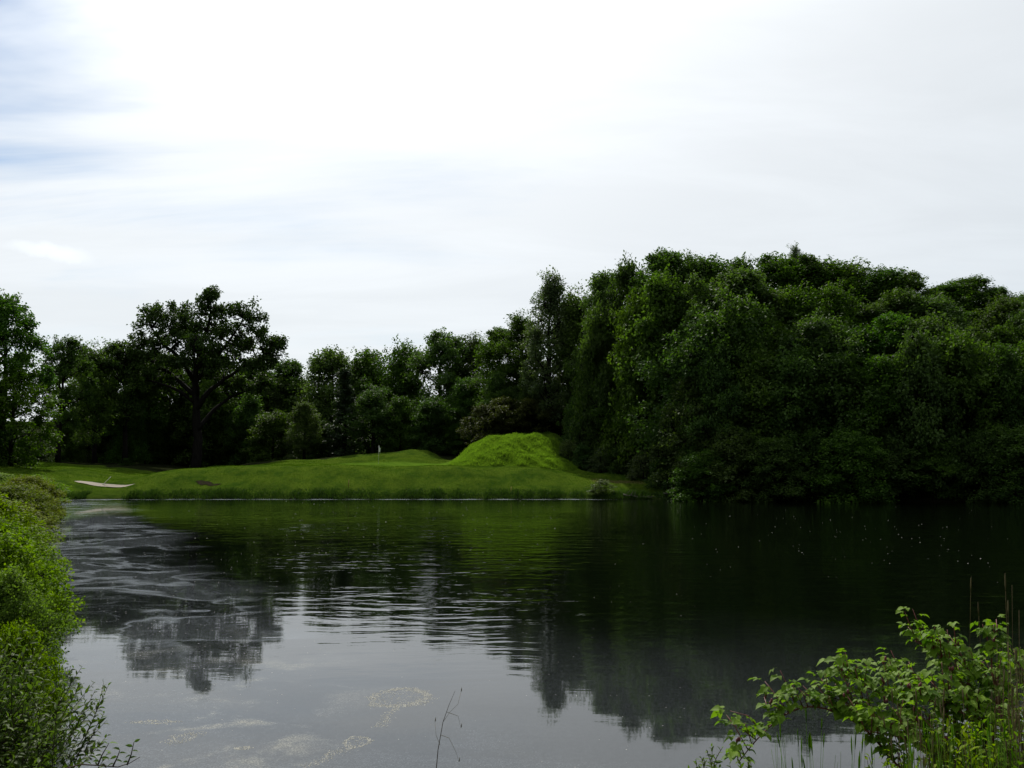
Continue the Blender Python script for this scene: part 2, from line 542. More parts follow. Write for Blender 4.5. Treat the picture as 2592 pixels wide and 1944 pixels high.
def build_ground():
    xs = axis([(-2600, -600, 400), (-600, -120, 40), (-120, -64, 4), (-64, -12, 0.6), (-12, 14, 0.4), (14, 44, 0.8), (44, 120, 5), (120, 600, 40), (600, 2600, 400)])
    ys = axis([(-300, -40, 40), (-40, 0, 4), (0, 16, 0.5), (16, 94, 2.0), (94, 128, 0.4), (128, 160, 1.0), (160, 240, 5), (240, 600, 40), (600, 5000, 440)])
    X, Y = np.meshgrid(xs, ys)
    Z = land(X, Y)
    d = pond_dist(X, Y)
    Z = np.where(Y > 200, np.minimum(Z, 16) * (1 - ss(Y, 200, 260)) + ss(Y, 200, 260) * 15.0, Z)
    inb = inside(np.stack([X.ravel(), Y.ravel()], 1), BUNKER).reshape(X.shape)
    Z = np.where(inb, Z - 0.25, Z)
    nx = len(xs)
    i, j = np.meshgrid(np.arange(len(ys) - 1), np.arange(nx - 1), indexing='ij')
    q = np.stack([i * nx + j, i * nx + j + 1, (i + 1) * nx + j + 1, (i + 1) * nx + j], -1).reshape(-1, 4)
    # what grows where
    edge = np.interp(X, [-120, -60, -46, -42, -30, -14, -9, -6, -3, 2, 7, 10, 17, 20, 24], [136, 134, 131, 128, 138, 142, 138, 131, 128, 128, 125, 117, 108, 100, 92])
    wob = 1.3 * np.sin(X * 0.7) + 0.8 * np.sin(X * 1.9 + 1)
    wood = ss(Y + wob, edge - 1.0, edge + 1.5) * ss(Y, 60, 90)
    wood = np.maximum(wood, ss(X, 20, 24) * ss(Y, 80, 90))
    green = np.exp(-(((X + 9) / 13) ** 4 + ((Y - 122) / 8.0) ** 4))
    mound = np.clip(smooth_interp(X, MX, MZ) * 1.5, 0, 1) * ss(Y - 0.10 * (X + 2), 112.5, 114.5)
    brown = np.exp(-(((X - 11.5) / 3.4) ** 4 + ((Y - 107.5) / 2.6) ** 4))
    nearbank = 1 - ss(Y, 60, 90)
    mud = 1 - ss(d, -0.2, 0.35)
    me = mesh_np('ground', np.stack([X, Y, Z], -1).reshape(-1, 3), q, None, None, None, True,
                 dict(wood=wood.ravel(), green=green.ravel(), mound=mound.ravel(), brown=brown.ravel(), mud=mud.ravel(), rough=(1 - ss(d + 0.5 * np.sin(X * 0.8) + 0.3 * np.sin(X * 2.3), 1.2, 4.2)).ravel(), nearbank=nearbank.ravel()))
    m, g = material('turf')
    co = g.new('ShaderNodeTexCoord').outputs['Object']
    n1 = g.noise(co, 0.35, 4, 0.6)
    n2 = g.noise(co, 2.6, 5, 0.7)
    n3 = g.noise(co, 14.0, 3, 0.7)
    c = g.mix(g.step(n1, 0.38, 0.62), (0.028, 0.062, 0.007), (0.070, 0.115, 0.011))
    c = g.mix(g.m('MULTIPLY', g.step(n2, 0.42, 0.72), 0.55), c, (0.046, 0.066, 0.006))
    n4 = g.noise(g.v('MULTIPLY', co, (1.0, 0.45, 1.0)), 1.1, 5, 0.7)
    c = g.mix(g.m('MULTIPLY', g.step(n4, 0.38, 0.62), 0.55), c, (0.080, 0.120, 0.012))
    c = g.mix(g.m('MULTIPLY', g.step(n3, 0.42, 0.66), 0.75), c, (0.011, 0.026, 0.003))
    cg = g.mix(g.step(g.m('SINE', g.m('MULTIPLY', g.m('ADD', g.xyz(co)[0], g.m('MULTIPLY', g.xyz(co)[1], 0.35)), 3.6)), -0.3, 0.3), (0.062, 0.122, 0.010), (0.075, 0.138, 0.012))
    c = g.mix(g.m('MULTIPLY', g.attr('green'), 0.9), c, cg)
    c = g.mix(g.attr('mound'), c, g.mix(g.step(n2, 0.35, 0.65), (0.090, 0.165, 0.008), (0.140, 0.230, 0.014)))
    bf = g.m('MULTIPLY', g.step(g.m('ADD', g.attr('brown'), g.m('MULTIPLY', g.m('SUBTRACT', n2, 0.5), 0.9)), 0.35, 0.85), 0.7)
    c = g.mix(bf, c, (0.115, 0.090, 0.040))
    c = g.mix(g.m('MULTIPLY', g.attr('rough'), 0.6), c, g.mix(g.step(n2, 0.4, 0.6), (0.016, 0.036, 0.004), (0.040, 0.062, 0.010)))
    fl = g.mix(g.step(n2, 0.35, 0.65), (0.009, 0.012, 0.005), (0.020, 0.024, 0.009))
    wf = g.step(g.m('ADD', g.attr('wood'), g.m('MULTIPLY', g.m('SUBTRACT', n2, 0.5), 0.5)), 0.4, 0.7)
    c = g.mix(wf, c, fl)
    c = g.mix(g.m('MULTIPLY', g.attr('nearbank'), 0.7), c, g.mix(g.step(n2, 0.4, 0.6), (0.045, 0.07, 0.015), (0.07, 0.06, 0.03)))
    c = g.mix(g.attr('mud'), c, (0.028, 0.024, 0.016))
    p = g.new('ShaderNodeBsdfPrincipled')
    g.put(p.inputs['Base Color'], c)
    p.inputs['Roughness'].default_value = 0.95
    p.inputs['Specular IOR Level'].default_value = 0.0
    hh = g.m('ADD', g.m('MULTIPLY', n2, 0.6), g.m('MULTIPLY', n3, 0.4))
    g.put(p.inputs['Normal'], g.bump(hh, 0.9, 0.25))
    g.out(p.outputs[0])
    me.materials.append(m)
    return tag(obj('ground', me), kind='structure')


build_ground()


def build_bunker():
    cx, cy = BUNKER.mean(0)
    V, Q, T = [], [], []
    rings, n = 7, 40
    th = np.linspace(0, 2 * math.pi, n, endpoint=False)
    # smooth outline through the corner points
    k = np.linspace(0, len(BUNKER), n, endpoint=False)
    bx = np.interp(k, np.arange(len(BUNKER) + 1), np.append(BUNKER[:, 0], BUNKER[0, 0]))
    by = np.interp(k, np.arange(len(BUNKER) + 1), np.append(BUNKER[:, 1], BUNKER[0, 1]))
    for r in range(rings):
        f = 1.0 - r / rings
        x, y = cx + (bx - cx) * f, cy + (by - cy) * f
        z = land(x, y) + 0.03 - 0.05 * (1 - f ** 3) + (0.015 * np.sin(7 * th + r) if r else 0)
        V.append(np.stack([x, y, z], 1))
    V.append(np.array([[cx, cy, land1(cx, cy) - 0.02]]))
    for r in range(rings - 1):
        for j in range(n):
            Q.append([r * n + j, r * n + (j + 1) % n, (r + 1) * n + (j + 1) % n, (r + 1) * n + j])
    for j in range(n):
        T.append([(rings - 1) * n + j, (rings - 1) * n + (j + 1) % n, rings * n])
    m, g = material('bunker_sand')
    co = g.new('ShaderNodeTexCoord').outputs['Object']
    n1 = g.noise(co, 5, 4, 0.6)
    p = g.new('ShaderNodeBsdfPrincipled')
    g.put(p.inputs['Base Color'], g.mix(n1, (0.26, 0.23, 0.185), (0.36, 0.32, 0.26)))
    p.inputs['Roughness'].default_value = 1.0
    p.inputs['Specular IOR Level'].default_value = 0.0
    g.put(p.inputs['Normal'], g.bump(n1, 0.6, 0.1))
    g.out(p.outputs[0])
    tag(obj('sand_bunker', mesh_np('sand_bunker', np.concatenate(V), Q, T, m, None, True)), kind='structure')


build_bunker()


def build_water():
    xs = np.linspace(-60, 125, 38)
    ys = np.linspace(2, 104, 30)
    X, Y = np.meshgrid(xs, ys)
    nx = len(xs)
    i, j = np.meshgrid(np.arange(len(ys) - 1), np.arange(nx - 1), indexing='ij')
    q = np.stack([i * nx + j, i * nx + j + 1, (i + 1) * nx + j + 1, (i + 1) * nx + j], -1).reshape(-1, 4)
    me = mesh_np('pond_water', np.stack([X, Y, X * 0], -1).reshape(-1, 3), q)
    m, g = material('pond_water')
    co = g.new('ShaderNodeTexCoord').outputs['Object']
    s = g.xyz(co)
    x, y = s[0], s[1]
    big = g.noise(co, 0.13, 3, 0.5)
    mid = g.noise(co, 0.55, 4, 0.6)
    # drifting film of pollen and algae: held against the left bank and in the lee of the near bank
    off = g.m('ADD', g.m('MULTIPLY', g.m('SUBTRACT', big, 0.5), 11.0), g.m('MULTIPLY', g.m('SUBTRACT', mid, 0.5), 3.0))
    edge = g.m('SUBTRACT', g.m('ADD', g.m('MULTIPLY', y, -0.45), 5.6), x)
    left = g.step(g.m('ADD', edge, off), -1.5, 2.5)
    lee = g.step(g.m('ADD', y, g.m('MULTIPLY', off, 0.8)), 25.0, 12.0)
    # swirled bands
    warp = g.v('ADD', co, g.v('SCALE', g.v('SUBTRACT', g.noise(co, 0.22, 3, 0.55, 0.4, True), (0.5, 0.5, 0.5)), scale=9.0))
    sw = g.noise(g.v('MULTIPLY', warp, (0.5, 0.8, 1.0)), 0.22, 4, 0.55, 0.6)
    ridge = g.m('SUBTRACT', 1.0, g.m('MULTIPLY', g.m('ABSOLUTE', g.m('SUBTRACT', sw, 0.5)), 26.0), clamp=True)
    sw2 = g.noise(g.v('MULTIPLY', warp, (0.7, 1.3, 1.0)), 0.55, 4, 0.6, 1.0)
    ridge2 = g.m('SUBTRACT', 1.0, g.m('MULTIPLY', g.m('ABSOLUTE', g.m('SUBTRACT', sw2, 0.47)), 34.0), clamp=True)
    dens = g.step(sw, 0.40, 0.56, 0.30, 1.0)
    grain = g.noise(co, 42.0, 2, 0.7)
    grain2 = g.noise(co, 11.0, 3, 0.7)
    gr = g.m('MULTIPLY', g.step(grain, 0.40, 0.68, 0.25, 1.35), g.step(grain2, 0.35, 0.65, 0.6, 1.2))
    film = g.m('MULTIPLY', g.m('MULTIPLY', left, dens), 0.12)
    film = g.m('ADD', film, g.m('MULTIPLY', g.m('MULTIPLY', lee, g.step(x, 8.0, 0.0, 0.4, 1.0)), 0.10))
    film = g.m('MULTIPLY', film, gr)
    film = g.m('ADD', film, g.m('MULTIPLY', g.m('MULTIPLY', g.m('ADD', ridge, g.m('MULTIPLY', ridge2, 0.3)), left), g.m('MULTIPLY', g.step(y, 17.0, 23.0), 0.26)))
    # pollen pressed against the far shore
    strip = g.m('MULTIPLY', g.step(g.m('ADD', y, g.m('MULTIPLY', mid, 1.5)), 98.2, 99.4), g.step(x, 12.0, 6.0))
    film = g.m('ADD', film, g.m('MULTIPLY', g.m('MULTIPLY', strip, g.step(mid, 0.38, 0.62)), 0.42))
    # cream clots towards the lower left
    clot = g.noise(co, 0.62, 6, 0.66, 0.5)
    clots = g.m('MULTIPLY', g.step(clot, 0.49, 0.66), g.m('MULTIPLY', lee, g.step(g.m('ADD', x, g.m('MULTIPLY', off, 0.2)), -1.2, -4.0)))
    film = g.m('ADD', film, g.m('MULTIPLY', g.m('MULTIPLY', clots, gr), 0.36), clamp=True)
    fc = g.mix(clots, (0.28, 0.31, 0.34), (0.44, 0.42, 0.34))
    # ripples: cat's-paws out in the open, calm under the film
    rw = g.v('ADD', co, g.v('SCALE', g.noise(co, 0.25, 2, 0.5, 0.0, True), scale=1.6))
    rot = g.new('ShaderNodeMapping')
    g.put(rot.inputs['Vector'], rw)
    rot.inputs['Rotation'].default_value = (0, 0, math.radians(7))
    rot.inputs['Scale'].default_value = (0.42, 1.0, 1)
    r1 = g.noise(rot.outputs[0], 1.35, 2.0, 0.45)
    r2 = g.noise(rot.outputs[0], 4.6, 2.0, 0.5)
    hgt = g.m('ADD', r1, g.m('MULTIPLY', r2, 0.20))
    calm = g.m('MAXIMUM', g.m('MULTIPLY', g.step(g.m('ADD', edge, off), -8.0, 3.0), 0.92), g.step(g.m('ADD', y, g.m('MULTIPLY', off, 0.5)), 30.0, 15.0, 0.0, 0.94))
    paws = g.step(g.noise(co, 0.07, 3, 0.55), 0.35, 0.62, 0.45, 1.0)
    amp = g.m('MULTIPLY', g.m('SUBTRACT', 1.0, calm), paws)
    nrm = g.bump(hgt, g.m('MULTIPLY', amp, 1.0, clamp=True), 0.044)
    water = g.new('ShaderNodeBsdfPrincipled')
    water.inputs['Base Color'].default_value = (0.0015, 0.0025, 0.0012, 1)
    water.inputs['Roughness'].default_value = 0.03
    water.inputs['IOR'].default_value = 1.333
    g.put(water.inputs['Normal'], nrm)
    dif = g.shader('ShaderNodeBsdfDiffuse', Color=fc)
    g.out(g.mixs(film, water.outputs[0], dif))
    me.materials.append(m)
    tag(obj('pond_water', me), kind='structure')


build_water()
# ------------------------------------------------------------------ trees
SHAPES = {
    'round': lambda t: np.clip(1 - (2 * t - 0.9) ** 2 / 1.25, 0.02, 1) ** 0.6,
    'oval': lambda t: np.clip(1 - (2 * t - 0.85) ** 2 / 1.35, 0.02, 1) ** 0.75,
    'cone': lambda t: np.clip(1.02 - t, 0.02, 1) ** 0.8 * (0.55 + 0.45 * np.clip(t * 5, 0, 1)),
    'full': lambda t: np.clip(1 - t ** 2.4, 0.02, 1) ** 0.6 * (0.75 + 0.25 * np.clip(t * 3, 0, 1)),
}


def crown_cards(mb, C, rc, n, rng, L, flat=0.7, tint_c=None, up=0.55, inner=0.3):
    """leaf sprays over and inside a clump of radius rc round C"""
    d = unit(rng.normal(size=(n, 3)))
    rad = rc * np.clip(rng.normal(0.72, 0.30, n), 0.05, 1.25)
    rad *= 1 + 0.30 * np.sin(d[:, 0] * 5 + C[0]) * np.sin(d[:, 1] * 5 + C[1])
    P = C + d * rad[:, None] * np.array([1, 1, flat])
    N = unit(d * 0.45 + np.array([0, 0, up]) + rng.normal(size=(n, 3)) * 0.55)
    D = unit(d + rng.normal(size=(n, 3)) * 0.8 + np.array([0, 0, -0.15]))
    l = L * rng.uniform(0.65, 1.3, n)
    t = np.clip((tint_c if tint_c is not None else 0.5) + rng.normal(0, 0.22, n), 0, 1)
    mb.leaves(P, N, D, l, l * rng.uniform(0.55, 0.75, n), t, 0.15, 0.08)


def make_tree(name, seed, H, R, base, shape, lobes, subs, per, L, leafmat, rl=0.40, rs=0.34, flat=0.8, trunk_r=None):
    """trunk, boughs, and on each bough a mass of leaf clumps with gaps between
    (rl: size of a mass in crown radii, rs: size of a clump in masses)"""
    rng = np.random.default_rng(seed)
    f = SHAPES[shape]
    root = empty(name)
    wood, crown = MB(), MB()
    n = 8
    tz = np.linspace(0, 0.9 * H, n)
    tr = trunk_r or 0.019 * H
    tp = np.stack([np.cumsum(rng.normal(0, 0.04 * H / n, n)), np.cumsum(rng.normal(0, 0.04 * H / n, n)), tz], 1)
    tp[0, :2] = 0
    wood.tube(tp, tr * np.array([1.35, 1.0, 0.9, 0.78, 0.62, 0.45, 0.28, 0.12]), 7)
    masses = []
    for k in range(lobes):
        t = ((k + rng.uniform(0.2, 0.8)) / lobes) ** 0.85
        th = k * 2.399 + rng.uniform(-0.45, 0.45)
        q = R * rl * rng.uniform(0.7, 1.25) * (1.0 if shape != 'cone' else 1.15 - 0.6 * t)
        rr = max(0.0, R * float(f(np.array(t))) - q * 0.75) * rng.uniform(0.75, 1.1)
        z = base * H + t * (H * (1 - base)) - q * 0.7 + rng.normal(0, 0.02 * H)
        masses.append((np.array([rr * math.cos(th), rr * math.sin(th), max(z, 0.25 * q)]), q))
    q = R * rl * 0.8
    masses.append((np.array([rng.normal(0, 0.12 * R), rng.normal(0, 0.12 * R), H - q]), q))
    for (c0, q) in masses:
        ax = np.array([np.interp(c0[2], tz, tp[:, k]) for k in (0, 1)])
        c0 = c0 + np.array([ax[0], ax[1], 0])
        z0 = min(max(0.08 * H, c0[2] - 0.5 * math.hypot(c0[0], c0[1]) - rng.uniform(0.02, 0.12) * H), 0.86 * H)
        a = np.array([np.interp(z0, tz, tp[:, 0]), np.interp(z0, tz, tp[:, 1]), z0])
        mid = a * 0.5 + c0 * 0.5 + rng.normal(0, 0.012 * H, 3)
        w = tr * 0.40
        wood.tube([a, (a + mid) / 2, mid, c0], [w, w * 0.8, w * 0.6, w * 0.35], 5)
        mt = rng.uniform(0.25, 0.75)
        for _ in range(3):
            d = unit(rng.normal(size=3) * np.array([1, 1, 0.6]) + np.array([0, 0, 0.9]))
            c = c0 + d * q * rng.uniform(1.0, 1.3) * np.array([1.0, 1.0, flat])
            crown_cards(crown, c, q * rs * rng.uniform(0.35, 0.6), int(per * 0.35), rng, L, 1.2, rng.uniform(0.3, 0.9))
            wood.tube([c0, (c0 + c) / 2, c], [w * 0.25, w * 0.15, w * 0.06], 3)
        for _ in range(subs):
            d = unit(rng.normal(size=3) + np.array([0, 0, 0.25]))
            c = c0 + d * q * rng.uniform(0.45, 1.0) * np.array([1.0, 1.0, flat])
            k = q * rs * rng.uniform(0.65, 1.25)
            if c[2] < 0.4 * k:
                c[2] = 0.4 * k
            crown_cards(crown, c, k, int(per * rng.uniform(0.7, 1.2)), rng, L, 0.85, np.clip(mt + rng.normal(0, 0.15), 0.05, 0.95))
            m2 = (c0 + c) / 2 + rng.normal(0, 0.05 * q, 3)
            wood.tube([c0, m2, c], [w * 0.3, w * 0.2, w * 0.08], 3)
    obj('trunk', wood.mesh(name + '_trunk', M['bark']), root)
    obj('crown', crown.mesh(name + '_crown', leafmat), root)
    root['height'] = H
    root['radius'] = R
    return root


def make_oak(name, seed, H):
    """the great spreading tree on the left: a leaning trunk, long limbs, separate leaf masses with sky between"""
    rng = np.random.default_rng(seed)
    root = empty(name)
    wood, crown = MB(), MB()
    k = H / 26.0

    def limb(pts, r0, r1, sides=7):
        pts = np.array(pts, float) * k
        t = np.linspace(0, 1, len(pts))
        tt = np.linspace(0, 1, len(pts) * 3 - 2)
        p = np.stack([np.interp(tt, t, pts[:, i]) for i in range(3)], 1)
        p[1:-1] = (p[:-2] + 2 * p[1:-1] + p[2:]) / 4 + rng.normal(0, 0.08, (len(p) - 2, 3))
        wood.tube(p, (r0 + (r1 - r0) * tt) * k, sides)
        return p
    trunk = limb([(0, 0, 0), (0.2, 0, 3.5), (0.0, 0.2, 7), (-0.3, 0, 10.5), (-0.4, 0.2, 14)], 0.85, 0.45, 9)
    limbs = [limb([(-0.2, 0, 9), (1.8, -0.5, 11.5), (4.5, -1, 13.5), (7.5, -0.8, 15), (10.5, 0, 17)], 0.45, 0.10),
             limb([(0.1, 0, 6), (2.5, 0.5, 9.0), (5.0, 0.5, 11.0), (8, 1, 12)], 0.38, 0.10),
             limb([(-0.4, 0, 14), (0.2, 0.5, 18), (1.4, 0.3, 22), (1.8, 0, 25)], 0.40, 0.08),
             limb([(-0.4, 0, 13), (3.0, 0.2, 17), (5.5, 0, 20), (7.0, 0, 22.5)], 0.36, 0.08),
             limb([(-0.4, 0.1, 13), (-3.0, -0.3, 16.5), (-6, -0.5, 19), (-8.2, 0, 22)], 0.40, 0.08),
             limb([(-0.3, 0, 11), (-4, 0.5, 14), (-7.5, 0.5, 16), (-10.5, 0, 18.5)], 0.40, 0.08),
             limb([(-0.3, 0, 10), (-3, -1.5, 12), (-6, -2.5, 13), (-9, -3, 13.2)], 0.3, 0.07),
             limb([(0, 0, 11), (0.5, -3, 14), (1, -6, 17), (2, -7.5, 19)], 0.3, 0.07),
             limb([(0, 0, 11), (-2, 3, 14), (-2, 6, 17), (-2, 8, 19)], 0.3, 0.07)]
    masses = [(-8.8, 0, 22.2, 2.0), (-6.6, -1, 23.3, 2.0), (-9.6, 0.5, 19.5, 1.9), (-7.3, 0.5, 19.8, 2.3), (-4.4, -0.8, 21.5, 2.3), (-3.8, 1.2, 24.0, 1.8), (-1.8, 0.3, 22.2, 2.3),
              (0.9, 0.2, 24.9, 1.6), (1.9, 0, 26.0, 1.2), (1.0, -0.5, 22.2, 2.3), (3.2, 0.8, 23.6, 1.7), (4.7, 0.2, 21.2, 2.0), (6.3, 0, 23.4, 1.7), (8.6, 0.2, 23.0, 2.2),
              (9.3, -0.6, 20.4, 1.8), (7.2, 0.9, 19.2, 1.9), (11.4, 0, 18.6, 1.7), (12.8, 0.4, 18.9, 1.2), (11.9, 0.4, 16.6, 1.5), (10.0, 0, 16.2, 1.8), (8.2, -0.8, 15.2, 1.7), (5.5, -1, 16.6, 2.2),
              (3.0, -0.4, 18.6, 2.2), (0.4, -2.0, 19.4, 2.4), (-2.2, -1.5, 19.0, 2.4), (-5.0, -1.5, 17.8, 2.4), (-8.0, -1, 16.6, 2.2), (-10.6, 0, 16.6, 1.9), (-3.4, -2, 15.6, 2.4), (-0.3, -3.5, 16.3, 2.2),
              (2.6, -2.5, 15.3, 1.9), (-6.4, -2.4, 13.9, 2.0), (-9.2, -2.6, 13.2, 1.9), (6.3, 0.8, 13.0, 1.6), (8.6, 1, 12.2, 1.5), (1.5, -6, 18.4, 2.0), (-1.0, 5.5, 18, 2.3), (2, 4.5, 21, 2.0), (-4, 4, 21, 2.0), (-11.8, -0.3, 14.4, 1.5), (-7.5, 1.5, 12.0, 2.2), (-4.5, 1.5, 13.2, 2.2), (3.6, 1.5, 13.4, 2.0), (5.8, 2, 18.8, 2.2), (-1, 2, 20.5, 2.4), (-6.0, 2, 15.5, 2.4), (1.0, 2, 17.5, 2.4), (-10, 1.5, 11.5, 2.0), (10.5, 1.5, 13.2, 1.8)]
    allp = np.concatenate(limbs + [trunk])
    for (x, y, z, r) in masses:
        C = np.array([x, y, z]) * k
        for j in range(13):
            d = unit(rng.normal(size=3))
            c = C + d * r * k * rng.uniform(0.35, 1.02) * np.array([1.05, 1, 0.75])
            crown_cards(crown, c, rng.uniform(0.55, 0.95) * k, 62, rng, 0.40, 0.75, rng.uniform(0.15, 0.85), 0.5, 0.25)
            a = allp[np.argmin(((allp - c) ** 2).sum(1))]
            mid = (a + c) / 2 + rng.normal(0, 0.25, 3)
            wood.tube([a, mid, c], [0.09, 0.06, 0.025], 4)
    obj('trunk', wood.mesh(name + '_trunk', M['bark']), root)
    obj('crown', crown.mesh(name + '_crown', M['oak']), root)
    root['height'] = H
    root['radius'] = 12.8 * k
    return root


PROTO = {}
T = M['tree']
for key, args in {
    'round_a': ('broadleaf_tree', 11, 16, 5.6, 0.22, 'round', 15, 17, 74, 0.34, T, 0.46, 0.4),
    'round_b': ('broadleaf_tree', 12, 16, 6.0, 0.18, 'round', 16, 17, 74, 0.35, T, 0.44, 0.4),
    'round_c': ('broadleaf_tree', 13, 15, 5.6, 0.15, 'full', 17, 17, 72, 0.33, T, 0.44, 0.4),
    'round_d': ('broadleaf_tree', 28, 16, 5.8, 0.20, 'round', 13, 18, 78, 0.35, T, 0.5, 0.4),
    'oval_a': ('broadleaf_tree', 14, 18, 4.8, 0.20, 'oval', 17, 16, 72, 0.33, T, 0.5, 0.4),
    'oval_b': ('broadleaf_tree', 15, 18, 4.6, 0.28, 'oval', 15, 16, 72, 0.33, T, 0.5, 0.4),
    'bare_low': ('broadleaf_tree', 16, 20, 5.2, 0.42, 'round', 15, 15, 62, 0.34, T, 0.38),
    'full_a': ('broadleaf_tree', 17, 12, 4.8, 0.03, 'full', 18, 16, 66, 0.31, T, 0.44, 0.4),
    'full_b': ('broadleaf_tree', 18, 12, 5.0, 0.02, 'full', 18, 16, 66, 0.31, T, 0.42, 0.4),
    'airy': ('slender_tree', 19, 20, 3.7, 0.20, 'oval', 34, 13, 56, 0.24, M['airy'], 0.42, 0.40, 1.1),
    'pine': ('conical_tree', 20, 17, 4.0, 0.06, 'cone', 30, 12, 50, 0.30, M['pine'], 0.34, 0.36, 0.5),
    'weep': ('broadleaf_tree', 21, 13, 4.8, 0.08, 'round', 20, 14, 52, 0.28, M['weep'], 0.36),
    'sumac': ('small_tree', 22, 6, 2.8, 0.12, 'round', 14, 12, 42, 0.22, M['sumac'], 0.38),
    'shrub': ('shrub', 23, 2.6, 1.5, 0.0, 'full', 12, 10, 34, 0.14, M['shore'], 0.42),
    'silver': ('shrub', 24, 2.6, 1.4, 0.0, 'round', 12, 10, 30, 0.13, M['silver'], 0.42),
    'bankbush': ('bank_bush', 25, 2.6, 1.6, 0.0, 'full', 22, 15, 62, 0.075, M['bank'], 0.36),
    'bankbush2': ('bank_bush', 26, 2.6, 1.7, 0.0, 'round', 20, 15, 62, 0.085, M['bank'], 0.40),
    'olivebush': ('bank_bush', 27, 2.4, 1.7, 0.0, 'full', 20, 15, 60, 0.075, M['bankbrown'], 0.36),
}.items():
    PROTO[key] = make_tree(args[0], *args[1:])
PROTO['oak'] = make_oak('spreading_oak', 5, 26.0)
USED = {k: False for k in PROTO}
BASE_SCALE = {}


def plant(key, u, vtop, Y, wpx, label, cat='tree', group=None, turn=None, sink=0.15, name=None):
    p = PROTO[key]
    if not USED[key]:
        o = p
        USED[key] = True
    else:
        o = copy_tree(p)
    top = at(u, vtop, Y)
    z0 = land1(top.x, Y) - sink
    h = top.z - z0
    sz = h / p['height']
    sx = (wpx / 2 * Y / F) / p['radius'] if wpx else sz
    sx = min(max(sx, sz * 0.55), sz * 1.8)
    o.location = (top.x, Y, z0)
    o.scale = (sx, sx, sz)
    o.rotation_euler = (0, 0, random.uniform(0, 6.28) if turn is None else turn)
    if name:
        o.name = name
    tag(o, label, cat, group)
    return o


ORD = 'first second third fourth fifth sixth seventh eighth ninth tenth eleventh twelfth thirteenth fourteenth fifteenth sixteenth seventeenth eighteenth nineteenth twentieth'.split()

plant('oak', 200, 294, 150, 162, 'great spreading oak with a leaning trunk, tallest of the left-hand trees', turn=0.0)

# trees at the left edge
plant('bare_low', 6, 292, 116, 92, 'tall tree cut by the left edge of the picture, its crown highest there')
plant('weep', 14, 366, 113, 92, 'pale green tree with foliage to the ground at the left edge')
plant('full_a', -22, 385, 112, 80, 'dark bushy tree at the very edge on the left')
left = [('bare_low', 62, 336, 138, 62), ('oval_b', 98, 347, 146, 58), ('bare_low', 128, 340, 148, 68), ('oval_a', 150, 352, 158, 64), ('bare_low', 84, 352, 158, 60), ('bare_low', 112, 354, 164, 62)]
for k, (key, u, v, Y, w) in enumerate(sorted(left, key=lambda a: a[1])):
    plant(key, u, v, Y, w, f'dark tall-trunked tree left of the spreading oak, {ORD[k]} from the left', group='trees left of the oak')
under = [('round_b', 170, 352, 166, 84), ('round_d', 214, 352, 166, 92), ('round_c', 252, 358, 170, 86), ('full_b', 208, 380, 160, 80), ('full_a', 130, 388, 152, 50), ('round_b', 276, 378, 166, 50), ('full_b', 62, 408, 150, 46), ('full_a', 90, 398, 156, 46), ('full_b', 30, 428, 134, 60), ('full_a', 150, 400, 160, 62), ('full_b', 185, 395, 164, 66), ('full_a', 225, 398, 163, 62), ('full_b', 248, 392, 158, 58), ('full_a', 108, 425, 160, 60)]
for k, (key, u, v, Y, w) in enumerate(sorted(under, key=lambda a: a[1])):
    plant(key, u, v, Y, w, f'low shaded tree among the trunks round the oak, {ORD[k]} from the left', group='shaded trees under the oak')
# the wood behind the green
mid = [('round_a', 268, 372, 168, 80), ('oval_a', 293, 360, 170, 70), ('round_b', 332, 347, 166, 86), ('round_c', 370, 350, 168, 84), ('round_d', 400, 342, 164, 76), ('round_a', 440, 333, 160, 86), ('oval_b', 470, 338, 164, 66)]
for k, (key, u, v, Y, w) in enumerate(mid):
    plant(key, u, v, Y, w, f'tree on the skyline behind the green, {ORD[k]} right of the spreading oak', group='skyline trees behind the green')
midf = [('full_a', 274, 412, 152, 66), ('oval_a', 305, 402, 149, 40), ('pine', 344, 368, 150, 54), ('oval_b', 375, 388, 148, 56), ('full_b', 402, 396, 149, 58), ('full_a', 432, 398, 147, 60), ('round_c', 470, 378, 150, 62), ('full_b', 322, 420, 153, 52), ('full_a', 458, 425, 146, 46)]
for k, (key, u, v, Y, w) in enumerate(sorted(midf, key=lambda a: a[1])):
    lab = 'dark conical tree with layered boughs behind the flagstick' if key == 'pine' else f'lower front tree on the lawn edge behind the green, {ORD[k]} from the left'
    plant(key, u, v, Y, w, lab, group=None if key == 'pine' else 'front trees behind the green')
# where the hill begins
plant('oval_a', 496, 328, 146, 62, 'tree with upright leafy top just left of the tall slender tree', group='trees where the hill begins')
plant('oval_b', 522, 316, 142, 58, 'tree with pointed crown touching the tall slender tree on its left', group='trees where the hill begins')
plant('round_c', 500, 372, 140, 52, 'rounded tree above the brownish bushes, below the skyline', group='trees where the hill begins')
plant('airy', 548, 278, 133, 62, 'tall slender silvery tree standing out at the left end of the hill')
plant('oval_a', 566, 300, 138, 50, 'tree filling the notch between the tall slender tree and the hill')
plant('full_b', 530, 372, 137, 44, 'leafy lower tree at the foot of the tall slender tree')
